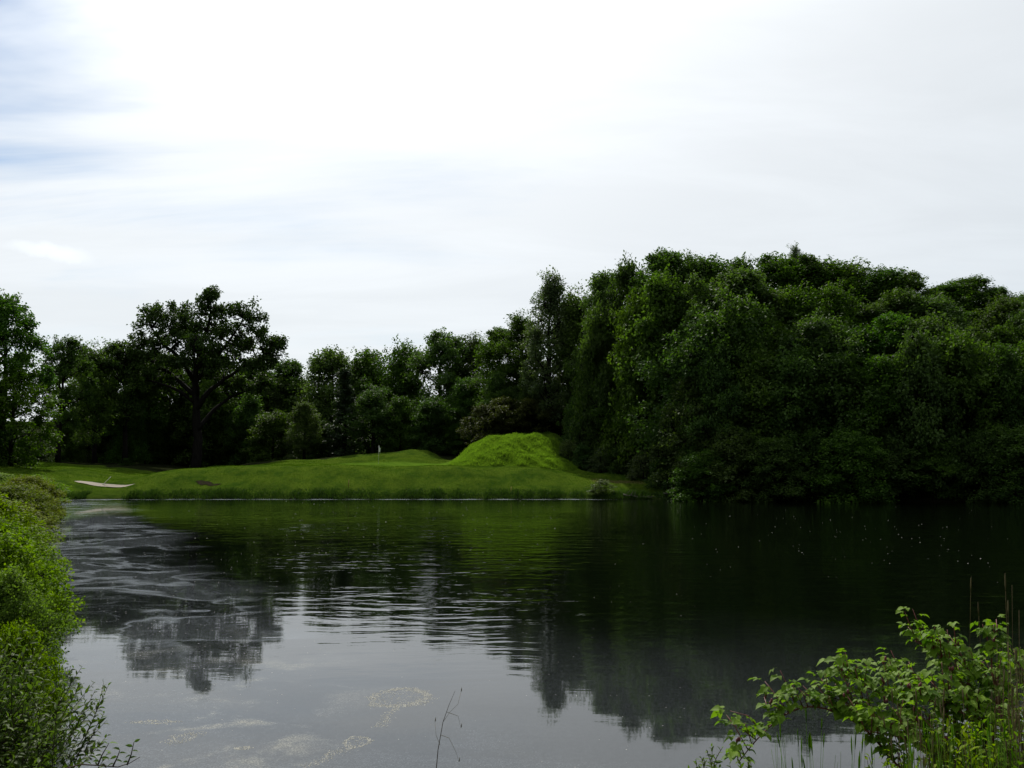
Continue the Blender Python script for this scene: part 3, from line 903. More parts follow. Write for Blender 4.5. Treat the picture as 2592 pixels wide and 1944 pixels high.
# the wooded hill, in rows that climb
rows = [
    ('hilltop skyline', 119, 92, [(582, 293), (604, 274), (628, 261), (656, 252), (688, 253), (716, 259), (744, 258), (774, 258), (802, 256), (828, 258), (856, 263), (884, 270), (912, 277), (942, 282), (972, 274), (1000, 288), (1026, 296)]),
    ('second row below the hilltop', 112, 96, [(606, 318), (634, 296), (666, 284), (700, 290), (732, 280), (766, 292), (800, 284), (834, 286), (866, 296), (900, 296), (934, 302), (968, 304), (1002, 306), (1034, 316)]),
    ('third row down the hill', 105.5, 98, [(630, 352), (662, 334), (696, 318), (734, 306), (772, 316), (812, 326), (850, 318), (888, 322), (928, 320), (966, 328), (1004, 326), (1038, 322)]),
    ('fourth row down the hill', 100.5, 100, [(690, 376), (718, 360), (750, 350), (792, 350), (834, 354), (876, 347), (916, 340), (958, 345), (1002, 340), (1036, 350)]),
    ('lowest row along the water', 97.6, 90, [(700, 446), (734, 436), (772, 442), (812, 434), (852, 440), (894, 432), (938, 436), (984, 428), (1024, 424)]),
]
kinds = ['round_a', 'round_b', 'round_c', 'round_d', 'full_b', 'round_b', 'oval_a', 'round_d', 'full_a']
for r, (where, Y, w, pts) in enumerate(rows):
    for k, (u, v) in enumerate(pts):
        key = kinds[(k * 5 + r * 3 + (k // 4)) % len(kinds)] if r < 3 else ['full_a', 'full_b', 'round_c', 'full_b'][(k * 3 + r) % 4]
        if u < 612:
            key = ['oval_b', 'oval_a'][k % 2] if r == 0 else 'full_a'
        dY = -3.5 * max(0, (u - 640) / 330) if r < 3 else -5.5 * max(0, (u - 690) / 330)
        lab = f'leafy tree on the wooded hill, {where}, {ORD[k]} from the left'
        plant(key, u + random.uniform(-4, 4), v + (random.uniform(-3, 3) if r == 0 else random.uniform(-14, 10)), Y + dY + (max(0, 645 - u) * 0.20 if r == 0 else max(0, 650 - u) * 0.25 if r == 1 else max(0, 695 - u) * 0.2 if r == 2 else max(0, 700 - u) * 0.25 if r > 2 else 0) + random.uniform(-1.8, 1.8), w * random.uniform(0.75, 1.15) * (0.7 if u < 640 else 1), lab, group='trees of the ' + where)
plant('airy', 794, 249, 119, 30, 'thin-topped tree with two upright shoots rising above the hilltop')

# bushes round the mound
for k, (u, v, w) in enumerate([(485, 404, 52), (506, 396, 56), (530, 398, 58), (552, 404, 50)]):
    plant('sumac', u, v, 133 + (k % 2), w, f'brownish leggy bush on top of the grass mound, {ORD[k]} from the left', 'bush', 'brownish bushes above the mound', sink=0.1)
plant('full_a', 578, 398, 126, 46, 'mid green rounded tree right of the brownish bushes above the mound')
for k, (u, v, Y, w, key) in enumerate([(568, 439, 119.5, 28, 'silver'), (583, 444, 117.5, 30, 'shrub'), (601, 447, 116, 34, 'silver'), (621, 444, 114, 38, 'shrub'), (643, 450, 110, 40, 'silver'), (662, 458, 103, 40, 'shrub'), (680, 470, 98.5, 40, 'shrub')]):
    plant(key, u, v, Y, w, f'scrubby grey-green bush on the bank right of the mound, {ORD[k]} from left', 'bush', 'bushes right of the mound', sink=0.05)
plant('silver', 601, 479, 100.6, 30, 'pale silvery bush alone at the water on the far shore', 'bush', sink=0.05)
for k, (u, v, Y, w, lab) in enumerate([(126, 458, 136, 24, 'small rounded bush at the left edge of the wood above the bunker'), (291, 454, 146, 20, 'small pale bush on the lawn edge below the trees, left of the flag'),
                                       (312, 455, 147, 18, 'small dark bush next to the pale bush left of the flag')]):
    plant('silver' if k == 1 else 'shrub', u, v, Y, w, lab, 'bush', sink=0.05)

# far wood behind everything, closing the gaps low down
for k in range(24):
    u = [265, 300, 340, 358, 385, 425, 470, 235, -60, -20, 110, 160, 205, 250, 290, 330, 370, 410, 450, 490, 530, 75, 20, 570][k]
    plant(['round_b', 'full_b', 'round_c', 'full_a'][k % 4], u, random.uniform(415, 428) if k < 8 else random.uniform(392, 405) if k < 21 else (432 if k != 23 else 380), random.uniform(174, 180) if k < 8 else random.uniform(188, 200), 62,
          'tree deep in the wood, seen only in gaps between nearer trees', group='trees deep in the wood')

# ------------------------------------------------------------------ grass on the far shore
def grass_stuff(name, label, P, H, W, mat, tint, lean=0.35):
    mb = MB()
    n = len(P)
    ln = RNG.normal(0, lean, (n, 3))
    ln[:, 2] = 0
    mb.blades(P, H, ln, W, tint)
    o = obj(name, mb.mesh(name, mat))
    tag(o, label, 'grass', kind='stuff')
    return o


def shore_grass():
    n = 32000
    x = RNG.uniform(-46, 21, n)
    y = np.interp(x, POND[15:26, 0][np.argsort(POND[15:26, 0])], POND[15:26, 1][np.argsort(POND[15:26, 0])]) + RNG.uniform(-0.5, 3.0, n)
    d = pond_dist(x, y)
    tuft = 0.5 + 0.5 * np.sin(x * 1.1 + 2 * np.sin(x * 0.43)) * np.sin(x * 2.9 + 1.3)
    keep = (d > -0.12) & ((d < 1.1 + 0.6 * tuft) | ((RNG.random(n) < 0.35) & (d < 2.6)))
    x, y, d, tuft = x[keep], y[keep], d[keep], tuft[keep]
    z = land(x, y)
    H = (0.20 + 0.34 * tuft) * RNG.uniform(0.5, 1.25, len(x)) * np.where(x < -30, 1.3, 1.0) * np.where(d > 1.6, 0.6, 1.0)
    grass_stuff('shore_grass', 'fringe of long grass along the far water edge', np.stack([x, y, z - 0.03], 1), H * (0.6 + 0.7 * np.sin(x * 0.31 + 1) ** 2), 0.05, M['shore'], RNG.random(len(x)))


shore_grass()


def mound_grass():
    n = 60000
    x = RNG.uniform(-8.5, 9.5, n)
    y = RNG.uniform(112.5, 131, n)
    f = smooth_interp(x, MX, MZ) * ss(y - 0.10 * (x + 2), 112.5, 115)
    keep = (f > 0.10) & (x < 7.4)
    x, y = x[keep], y[keep]
    z = land(x, y)
    clump = 0.5 + 0.5 * np.sin(x * 2.3 + np.sin(y * 1.7)) * np.sin(y * 2.0 + 0.7)
    grass_stuff('mound_grass', 'long bright grass covering the steep mound', np.stack([x, y, z - 0.02], 1), (0.10 + 0.26 * clump ** 1.5) * RNG.uniform(0.6, 1.3, len(x)), 0.06, M['grass'], np.clip(RNG.normal(0.5, 0.25, len(x)) + (clump - 0.5) * 0.3, 0, 1))


mound_grass()


def lawn_grass():
    n = 90000
    x = RNG.uniform(-62, 24, n)
    y = RNG.uniform(100, 136, n)
    d = pond_dist(x, y)
    green = np.exp(-(((x + 9) / 13) ** 4 + ((y - 122) / 8.0) ** 4))
    inb = inside(np.stack([x, y], 1), BUNKER)
    f = smooth_interp(x, MX, MZ) * ss(y, 112.5, 115)
    edge = np.interp(x, [-120, -60, -46, -42, -30, -14, -9, -6, 10, 17, 20, 24], [134, 132, 129, 126, 136, 140, 136, 126, 115, 106, 99, 92])
    keep = (d > 0.8) & (green < 0.4) & ~inb & (f < 0.1) & (y < edge)
    x, y = x[keep], y[keep]
    z = land(x, y)
    grass_stuff('lawn_grass', 'short mown grass of the lawn sloping to the water', np.stack([x, y, z - 0.01], 1), RNG.uniform(0.03, 0.09, len(x)), 0.05, M['lawn'], RNG.random(len(x)), 0.5)


lawn_grass()

# ------------------------------------------------------------------ things on the lawn
def ground_at(u, v, y0=100.0, y1=150.0):
    """first land met by the sight line through pixel (u, v)"""
    for Y in np.arange(y0, y1, 0.2):
        p = at(u, v, Y)
        if p.z <= land1(p.x, Y):
            return Vector((p.x, Y, land1(p.x, Y)))
    p = at(u, v, 125)
    return Vector((p.x, 125, land1(p.x, 125)))


def flagstick():
    x, y = at(378.6, 460, 127).x, 127.0
    z = land1(x, y)
    r = empty('flagstick', (x, y, z))
    tag(r, 'thin flagstick with a limp white flag standing on the green', 'flagstick')
    mb = MB()
    mb.tube([(0, 0, -0.1), (0, 0, 1.0), (0, 0, 2.25)], [0.022, 0.02, 0.016], 8)
    mb.tube([(0, 0, 2.24), (0, 0, 2.27), (0, 0, 2.30)], [0.016, 0.03, 0.008], 8)
    obj('pole', mb.mesh('flag_pole', M['pole'], True), r)
    # limp cloth hanging in folds
    nu, nv = 13, 12
    V, Q = [], []
    for j in range(nv):
        t = j / (nv - 1)
        for i in range(nu):
            s = i / (nu - 1)
            w = 0.30 * (1 - 0.15 * t) * s
            xx = 0.02 + w * 0.62 + 0.03 * math.sin(s * 9 + t * 2)
            yy = 0.075 * math.sin(s * 8.5 + t * 1.2) * (0.4 + s)
            zz = 2.22 - 0.66 * t - 0.36 * s * s + 0.04 * math.sin(s * 7)
            V.append((xx, yy, zz))
    for j in range(nv - 1):
        for i in range(nu - 1):
            a = j * nu + i
            Q.append((a, a + 1, a + nu + 1, a + nu))
    f = obj('flag', mesh_np('flag', V, Q, None, M['white'], None, True), r)
    so = f.modifiers.new('thick', 'SOLIDIFY')
    so.thickness = 0.006
    mb = MB()
    th = np.linspace(0, 2 * math.pi, 17)
    mb.tube(np.stack([0.056 * np.cos(th), 0.056 * np.sin(th), 0 * th + 0.006], 1), 0.006, 5)
    obj('cup_rim', mb.mesh('cup_rim', M['white'], True), r)


flagstick()


def rake():
    p = ground_at(103.5, 484.5, 100, 120)
    r = empty('bunker_rake', p)
    tag(r, 'pale bunker rake propped aslant at the edge of the sand', 'rake')
    mb = MB()
    mb.tube([(0, 0, 0.05), (0.35, 0.05, 0.42), (0.72, 0.1, 0.80)], 0.022, 6)
    obj('handle', mb.mesh('rake_handle', M['rake'], True), r)
    mb = MB()
    mb.tube([(-0.25, 0.2, 0.05), (0.0, 0, 0.05), (0.25, -0.2, 0.05)], 0.025, 6)
    head = obj('head', mb.mesh('rake_head', M['rake'], True), r)
    for i in range(7):
        mb = MB()
        s = -0.22 + 0.44 * i / 6
        mb.tube([(s, -0.8 * s, 0.04), (s, -0.8 * s, -0.06)], [0.012, 0.005], 5)
        obj('tine', mb.mesh('rake_tine', M['rake']), head)


rake()


def stakes():
    for (u, v, h, lab) in [(348.5, 487, 0.75, 'short wooden stake on the grass slope below the flag'), (511, 492.5, 0.6, 'short wooden stake near the water in front of the mound')]:
        p = ground_at(u, v)
        r = empty('marker_stake', p)
        tag(r, lab, 'stake', 'marker stakes by the water')
        mb = MB()
        mb.tube([(0, 0, -0.15), (0.01, 0, h * 0.5), (0.03, 0, h * 0.9)], [0.035, 0.035, 0.033], 4)
        obj('post', mb.mesh('stake_post', M['stake']), r)
        mb = MB()
        mb.tube([(0.03, 0, h * 0.9), (0.031, 0, h * 0.96), (0.033, 0, h)], [0.036, 0.034, 0.012], 4)
        obj('cap', mb.mesh('stake_cap', M['stake']), r)


stakes()


def bare_patches():
    for k, (u, v, w, dd, lab) in enumerate([(203.5, 483.4, 0.75, 0.6, 'bare dark hollow in the grass of the left slope'), (213, 485.6, 0.7, 0.35, 'smaller bare scrape in the grass right of the dark hollow')]):
        p = ground_at(u, v)
        n = 26
        th = np.linspace(0, 2 * math.pi, n, endpoint=False)
        rr = 1 + 0.18 * np.sin(3 * th + k) + 0.1 * np.sin(7 * th)
        V = []
        for f, dz in ((1.0, 0.03), (0.8, 0.035), (0.4, -0.0)):
            x, y = p.x + w * f * rr * np.cos(th), p.y + dd * f * rr * np.sin(th)
            V.append(np.stack([x, y, land(x, y) + dz + 0.01], 1))
        V.append(np.array([[p.x, p.y, p.z + 0.01]]))
        Q = [[r * n + j, r * n + (j + 1) % n, (r + 1) * n + (j + 1) % n, (r + 1) * n + j] for r in range(2) for j in range(n)]
        T_ = [[2 * n + j, 2 * n + (j + 1) % n, 3 * n] for j in range(n)]
        o = obj('bare_patch', mesh_np('bare_patch', np.concatenate(V), Q, T_, M['dirt'], None, True))
        tag(o, lab, 'bare patch')


bare_patches()


def driftwood():
    for k, (u, v, L, lab) in enumerate([(650, 499.0, 2.6, 'grey dead branch lying at the water below the hill'), (676, 499.5, 1.9, 'shorter dead branch on the dark shore right of the grey one'), (634, 497.2, 1.5, 'small dead branch on the bank near the silvery bush')]):
        x = at(u, v, 97.4).x
        y = float(np.interp(x, [10, 13, 17, 20, 28], [100, 99.9, 98.8, 97.1, 95.8])) + 0.2
        r = empty('dead_branch', (x, y, land1(x, y) + 0.06))
        tag(r, lab, 'branch', 'dead branches on the shore')
        mb = MB()
        rng = np.random.default_rng(60 + k)
        pts = np.stack([np.linspace(-L / 2, L / 2, 7), rng.normal(0, 0.08, 7), 0.05 + np.abs(rng.normal(0, 0.08, 7))], 1)
        mb.tube(pts, np.linspace(0.09, 0.025, 7), 6)
        obj('stem', mb.mesh('branch_stem', M['drift'], True), r)
        for j in range(4):
            a = pts[1 + j]
            mb = MB()
            e = a + np.array([rng.uniform(0.2, 0.5), rng.uniform(-0.4, 0.3), rng.uniform(0.1, 0.55)])
            mb.tube([a, (a + e) / 2 + rng.normal(0, 0.04, 3), e], [0.03, 0.022, 0.01], 5)
            obj('twig', mb.mesh('branch_twig', M['drift'], True), r)


driftwood()

# ------------------------------------------------------------------ the left bank
def bank_bush(key, x, y, h, r, label, group='bushes along the left bank'):
    p = PROTO[key]
    if not USED[key]:
        o = p
        USED[key] = True
    else:
        o = copy_tree(p)
    z = land1(x, y)
    o.location = (x, y, z - 0.12)
    o.scale = (r / p['radius'], r / p['radius'], h / p['height'])
    o.rotation_euler = (0, 0, random.uniform(0, 6.28))
    tag(o, label, 'bush', group)
    return o


def left_bank():
    sh = POND[5:17]
    ys = [11.5, 13.6, 16, 19, 22.5, 26, 29.5, 34, 39, 45, 52, 60, 69, 78, 87, 94]
    for k, y in enumerate(ys):
        x = float(np.interp(y, sh[:, 1], sh[:, 0]))
        r = [0.55, 0.8, 1.2, 1.5, 1.7, 1.9, 2.2, 2.0, 2.2, 2.5, 2.8, 3.0, 3.2, 3.4, 3.4, 3.0][k]
        h = [1.1, 1.3, 1.7, 1.9, 1.9, 2.1, 2.3, 2.0, 2.0, 2.1, 2.2, 2.2, 2.2, 2.1, 2.0, 1.7][k]
        key = ['bankbush', 'bankbush2', 'bankbush', 'bankbush2', 'bankbush', 'bankbush2', 'bankbush', 'olivebush', 'bankbush2', 'olivebush', 'olivebush', 'olivebush', 'olivebush', 'bankbush', 'olivebush', 'olivebush'][k]
        h *= random.uniform(0.75, 1.2)
        r *= random.uniform(0.8, 1.1)
        bank_bush(key, x - r * 0.72, y, h, r, f'leafy bush overhanging the left water edge, {ORD[k]} going away from the camera')
    for k, y in enumerate([15, 20, 26, 33, 41, 50, 62, 75, 88]):
        x = float(np.interp(y, sh[:, 1], sh[:, 0]))
        r = 1.4 + 0.03 * y
        bank_bush(['bankbush2', 'olivebush', 'bankbush'][k % 3], x - r * 2.1 - 0.3, y + 1, 2.2 + 0.2 * (k % 2), r, f'leafy bush behind those at the left water edge, {ORD[k]} going away', 'bushes set back on the left bank')


left_bank()


def leaf_cards(mb, P, N, D, L, W, tint, fold=0.22, droop=0.25):
    """seven-cornered pointed leaves with a folded midrib"""
    P, N, D = (np.asarray(a, float) for a in (P, N, D))
    D = unit(D - (D * N).sum(1, keepdims=True) * N)
    S = np.cross(N, D)
    n = len(P)
    L = np.broadcast_to(np.asarray(L, float), (n,))[:, None]
    W = np.broadcast_to(np.asarray(W, float), (n,))[:, None]

    def pt(a, s, up):
        return P + D * L * a + S * W * s + N * (W * up - L * droop * a * a)
    v = np.stack([P, pt(0.5, 0, 0), pt(1.0, 0, 0), pt(0.28, 0.46, fold), pt(0.62, 0.40, fold), pt(0.28, -0.46, fold), pt(0.62, -0.40, fold)], 1).reshape(-1, 3)
    i = np.arange(n)[:, None] * 7
    t = np.concatenate([i + np.array([f]) for f in ((0, 1, 3), (3, 1, 4), (4, 1, 2), (0, 5, 1), (5, 6, 1), (6, 2, 1))], 1).reshape(-1, 3)
    mb.add(v, None, t, np.repeat(np.broadcast_to(np.asarray(tint, np.float32), (n,)), 7))


def shoot_shrub(name, label, foot, shoots, leaf, mat, seed, spacing=0.022, whorl=1, stem_r=0.0032, group=None, cat='shrub'):
    """a shrub of many leafy shoots; shoots is a list of (start, end) points"""
    rng = np.random.default_rng(seed)
    foot = np.array(foot, float)
    root = empty(name, foot)
    tag(root, label, cat, group)
    stems, fol = MB(), MB()
    for (a, b) in shoots:
        a, b = np.array(a, float) - foot, np.array(b, float) - foot
        L = np.linalg.norm(b - a)
        t = np.linspace(0, 1, 7)[:, None]
        bend = np.array([rng.normal(0, 0.06), rng.normal(0, 0.06), rng.uniform(-0.02, 0.10)]) * L * 1.5
        c = a + (b - a) * t + bend * (t * (1 - t)) * 2
        stems.tube(c, np.linspace(stem_r, 0.0012, 7), 5)
        n = max(4, int(L / spacing))
        s = np.linspace(0.12, 1.0, n) ** 0.9
        s = np.repeat(s, whorl)
        P = np.stack([np.interp(s, t[:, 0], c[:, i]) for i in range(3)], 1)
        ax = unit(b - a)
        th = np.arange(len(s)) * 2.4 + rng.uniform(0, 6) + rng.normal(0, 0.3, len(s))
        e1 = unit(np.cross(ax, np.array([0.3, 0.5, 0.8])))
        e2 = np.cross(ax, e1)
        out = np.cos(th)[:, None] * e1 + np.sin(th)[:, None] * e2
        D = unit(out * 0.85 + ax * (0.45 + 0.6 * s[:, None]) + rng.normal(0, 0.15, (len(s), 3)))
        N = unit(np.cross(np.cross(D, np.array([[0, 0, 1.0]])), D) + rng.normal(0, 0.35, (len(s), 3)))
        l = leaf * rng.uniform(0.65, 1.2, len(s)) * (1 - 0.45 * s ** 4)
        leaf_cards(fol, P, N, D, l, l * rng.uniform(0.38, 0.5, len(s)), np.clip(rng.normal(0.35, 0.2, len(s)) + 0.4 * s ** 3, 0, 1))
    obj('stems', stems.mesh(name + '_stems', M['twig'], True), root)
    obj('foliage', fol.mesh(name + '_foliage', mat), root)
    return root


def near_left_shrub():
    rng = np.random.default_rng(31)
    foot = np.array([-3.5, 6.1, land1(-3.5, 6.1)])
    shoots = []
    for k in range(900):
        d = unit(rng.normal(size=3))
        d[2] = abs(d[2]) * 0.95 - 0.35 * rng.random()
        r = rng.uniform(0.45, 1.03)
        c = np.array([-3.50, 6.1, 1.85])
        tip = c + d * r * np.array([1.06, 1.0, 0.96]) * (1 + 0.10 * math.sin(d[0] * 7 + 1) * math.sin(d[2] * 6))
        L = rng.uniform(0.25, 0.55)
        st = tip - unit(d * 0.75 + np.array([0, 0, 0.75]) + rng.normal(0, 0.2, 3)) * L
        shoots.append((st, tip))
    for k in range(26):
        a = rng.uniform(0, 6.28)
        tip = np.array([-3.58 + 0.7 * math.cos(a), 6.1 + 0.7 * math.sin(a), rng.uniform(1.7, 2.5)])
        shoots.append((foot + rng.normal(0, 0.12, 3) * np.array([1, 1, 0]), tip))
    shoot_shrub('leafy_shrub', 'dense glossy-leaved shrub filling the lower left corner', foot, shoots, 0.060, M['near'], 32, 0.024, 1)


near_left_shrub()


def sprig(name, label, stems, foot, leaf, mat, seed, cat='sprig'):
    rng = np.random.default_rng(seed)
    foot = np.array(foot, float)
    root = empty(name, foot)
    tag(root, label, cat)
    wood, fol = MB(), MB()
    for path, leafy in stems:
        p = np.array(path, float) - foot
        wood.tube(p, np.linspace(0.004, 0.0014, len(p)), 5)
        if leafy:
            seg = np.linalg.norm(np.diff(p, axis=0), axis=1).sum()
            n = max(5, int(seg / 0.016))
            s = np.linspace(0.15, 1, n)
            tt = np.linspace(0, 1, len(p))
            P = np.stack([np.interp(s, tt, p[:, i]) for i in range(3)], 1)
            ax = unit(p[-1] - p[0])
            sd = np.where(np.arange(n) % 2, 1.0, -1.0)[:, None]
            D = unit(np.array([[1.0, 0.25, 0]]) * sd + ax * 0.7 + rng.normal(0, 0.15, (n, 3)))
            N = unit(np.array([[0, -0.55, 0.8]]) + rng.normal(0, 0.3, (n, 3)))
            l = leaf * rng.uniform(0.75, 1.15, n)
            leaf_cards(fol, P, N, D, l, l * 0.42, rng.random(n))
    obj('stem', wood.mesh(name + '_stem', M['twig'], True), root)
    obj('foliage', fol.mesh(name + '_foliage', mat), root)
    return root


Yt = 4.6
a0 = at(60, 775, Yt)
sprig('leafy_twig', 'thin twig with upright leafy shoots at the bottom, right of the corner shrub',
      [([at(-20, 840, 5.2), at(40, 775, Yt + 0.1), at(81, 764.5, Yt), at(100, 765.5, Yt), at(118, 767, Yt), at(130, 763, Yt), at(140, 757, Yt)], False),
       ([at(98, 764.5, Yt), at(102, 755, Yt), at(109, 743, Yt)], True), ([at(113, 766, Yt), at(117, 758, Yt), at(120, 750, Yt)], True),
       ([at(127, 765, Yt), at(131, 755, Yt), at(134, 742, Yt)], True)], at(-20, 840, 5.2), 0.036, M['near'], 41)


# ------------------------------------------------------------------ the bramble on the right
def leaflet(mb, base, d, n, L, W, seed, tint):
    """a broad ovate toothed leaflet with a point"""
    rng = np.random.default_rng(seed)
    d = unit(np.array(d, float))
    n = unit(np.array(n, float) - d * np.dot(n, d))
    s = np.cross(n, d)
    prof = [(0.0, 0.0), (0.10, 0.34), (0.26, 0.52), (0.34, 0.46), (0.48, 0.46), (0.56, 0.38), (0.72, 0.27), (0.84, 0.12), (1.0, 0.0)]
    rib, lft, rgt = [], [], []
    for a, w in prof:
        c = base + d * L * a - n * L * 0.32 * a * a
        rib.append(c)
        e = W * w * rng.uniform(0.92, 1.08)
        lft.append(c + s * e + n * e * 0.30)
        rgt.append(c - s * e + n * e * 0.30)
    k = len(prof)
    v = rib + lft[1:-1] + rgt[1:-1]
    li = [0] + [k + i for i in range(k - 2)] + [k - 1]
    ri = [0] + [k + k - 2 + i for i in range(k - 2)] + [k - 1]
    t = []
    for i in range(k - 1):
        for side, flip in ((li, False), (ri, True)):
            quad = [i, i + 1, side[i + 1], side[i]]
            f = [quad[:3], [quad[0], quad[2], quad[3]]]
            for tri in f:
                if len(set(tri)) == 3:
                    t.append(tri[::-1] if flip else tri)
    mb.add(np.array(v), None, t, tint)


def bramble():
    rng = np.random.default_rng(51)
    Yb = 5.0
    foot = np.array([2.45, 5.0, land1(2.45, 5.0)])
    root = empty('bramble_bush', foot)
    tag(root, 'arching red-stemmed bramble with pale green three-part leaves at lower right', 'bush')
    meshes = []
    for k in range(6):
        mb = MB()
        leaflet(mb, np.array([0, 0.022, 0.0]), (0, 1, -0.05), (0, 0, 1), 0.070 + 0.006 * (k % 3), 0.062, 70 + k, 0.15 + 0.14 * k)
        for sx in (-1, 1):
            leaflet(mb, np.array([sx * 0.004, 0.012, 0.0]), (sx, 0.35, 0.0), (0, 0, 1), 0.046 + 0.004 * (k % 2), 0.042, 80 + k * 2 + sx, 0.15 + 0.14 * k)
        mb.tube([(0, -0.03, -0.012), (0, 0, 0), (0, 0.022, 0.0)], 0.0012, 3)
        meshes.append(mb.mesh('bramble_leaf', M['berry']))
    wood = MB()
    buds = MB()
    leaf_spots = []
    canes = [([(960, 900, 4.9), (905, 768, 4.95), (898, 755, 4.95), (871, 720, 4.95), (845, 702, 4.9), (815, 692, 4.9), (790, 697, 4.85), (765, 717, 4.85), (747, 738, 4.8), (738, 750, 4.8)], 0.0065),
             ([(985, 900, 5.0), (950, 768, 5.1), (932, 715, 5.1), (905, 695, 5.1), (875, 678, 5.1), (852, 668, 5.05), (842, 662, 5.0)], 0.006),
             ([(1000, 900, 5.0), (992, 768, 5.1), (984, 720, 5.1), (970, 685, 5.1), (948, 652, 5.1), (930, 632, 5.1)], 0.006),
             ([(1010, 900, 5.0), (1004, 768, 5.0), (1000, 700, 5.0), (990, 650, 5.0), (995, 622, 5.0)], 0.006),
             ([(1015, 900, 5.0), (1012, 768, 4.9), (975, 705, 4.85), (940, 690, 4.85), (915, 685, 4.8)], 0.005),
             ([(990, 900, 5.0), (965, 768, 4.8), (925, 735, 4.75), (895, 722, 4.7), (865, 718, 4.7)], 0.005),
             ([(1030, 900, 5.1), (1028, 768, 5.2), (1015, 700, 5.2), (975, 665, 5.2), (955, 645, 5.2)], 0.005),
             ([(1030, 900, 5.2), (1040, 740, 5.3), (1030, 680, 5.3), (1012, 650, 5.3)], 0.005),
             ([(985, 900, 5.0), (955, 780, 5.0), (915, 730, 5.0), (880, 708, 5.0), (850, 690, 5.0), (825, 683, 4.95)], 0.005),
             ([(1000, 900, 5.0), (975, 760, 5.2), (945, 700, 5.25), (915, 672, 5.2), (890, 660, 5.2)], 0.005),
             ([(1010, 900, 5.0), (1000, 740, 5.2), (965, 668, 5.3), (935, 640, 5.3), (915, 628, 5.3)], 0.005),
             ([(1000, 900, 5.0), (985, 790, 4.9), (955, 745, 4.9), (945, 705, 4.9), (950, 672, 4.9)], 0.005)]
    for ci, (path, r0) in enumerate(canes):
        pts = np.array([at(q[0], q[1] + (13 if q[1] < 767 else 0), q[2]) for q in path]) - foot
        t = np.linspace(0, 1, len(pts))
        tt = np.linspace(0, 1, len(pts) * 3)
        c = np.stack([np.interp(tt, t, pts[:, i]) for i in range(3)], 1)
        for _ in range(2):
            c[1:-1] = (c[:-2] + 2 * c[1:-1] + c[2:]) / 4
        c[0] = np.array([rng.normal(0, 0.08), rng.normal(0, 0.08), -0.03])
        wood.tube(c, np.linspace(r0, 0.0022, len(c)), 6)
        seg = np.concatenate([[0], np.cumsum(np.linalg.norm(np.diff(c, axis=0), axis=1))])
        vis0 = seg[-1] * 0.30
        s = vis0
        side = 1
        while s < seg[-1]:
            b = np.array([np.interp(s, seg, c[:, i]) for i in range(3)])
            ahead = np.array([np.interp(min(s + 0.05, seg[-1]), seg, c[:, i]) for i in range(3)])
            ax = unit(ahead - b + 1e-6)
            Ll = rng.uniform(0.03, 0.14) + 0.12 * rng.random() ** 3
            dr = unit(np.array([0, 0, 1.0]) + ax * 0.55 + side * np.cross(ax, [0, 0, 1.0]) * rng.uniform(0.2, 0.9) + rng.normal(0, 0.18, 3))
            e = b + dr * Ll
            m = (b + e) / 2 + np.array([0, 0, 0.012]) + rng.normal(0, 0.006, 3)
            wood.tube([b, m, e], [0.0030, 0.0024, 0.0015], 5)
            nl = 6 if Ll > 0.12 else 4
            for q in range(nl):
                f = (q + 1) / nl
                p = b + (e - b) * f
                az = rng.uniform(0, 6.28) if q < nl - 1 else math.atan2(-dr[0], dr[1])
                leaf_spots.append((p, az))
            if rng.random() < 0.16:
                for _ in range(3):
                    q = e + rng.normal(0, 0.006, 3) + np.array([0, 0, 0.012])
                    buds.tube([q - [0, 0, 0.009], q, q + [0, 0, 0.009], q + [0, 0, 0.013]], [0.002, 0.006, 0.005, 0.001], 5)
            side = -side
            s += rng.uniform(0.018, 0.034)
    obj('cane', wood.mesh('bramble_cane', M['cane'], True), root)
    tag(obj('flower_buds', buds.mesh('bramble_bud', M['bud'], True), root), kind='stuff')
    rng.shuffle(leaf_spots)
    rest = leaf_spots[298:]
    mb = MB()
    for p, az in rest:
        me = meshes[int(rng.integers(6))]
        co = np.empty(len(me.vertices) * 3, np.float32)
        me.vertices.foreach_get('co', co)
        tv = np.array([list(f.vertices) for f in me.polygons if len(f.vertices) == 3])
        qv = [list(f.vertices) for f in me.polygons if len(f.vertices) == 4]
        ti = np.empty(len(me.vertices), np.float32)
        me.attributes['tint'].data.foreach_get('value', ti)
        mt = Euler((rng.normal(-0.15, 0.30), rng.normal(0, 0.30), az)).to_matrix()
        out = np.array([-math.sin(az), math.cos(az), 0.25]) * 0.028
        mb.add(co.reshape(-1, 3) * rng.uniform(0.42, 0.74) @ np.array(mt).T + p + out, qv, tv, ti)
    if rest:
        tag(obj('foliage', mb.mesh('bramble_foliage', M['berry']), root), kind='stuff')
    for k, (p, az) in enumerate(leaf_spots[:298]):
        o = obj('leaf', meshes[k % 6], root)
        sc = rng.uniform(0.42, 0.74)
        o.scale = (sc, sc, sc)
        o.rotation_euler = (rng.normal(-0.15, 0.30), rng.normal(0, 0.30), az)
        out = Vector((-math.sin(az), math.cos(az), 0.25)) * 0.028
        o.location = Vector(p) + out
    print('bramble leaves', len(leaf_spots))


bramble()


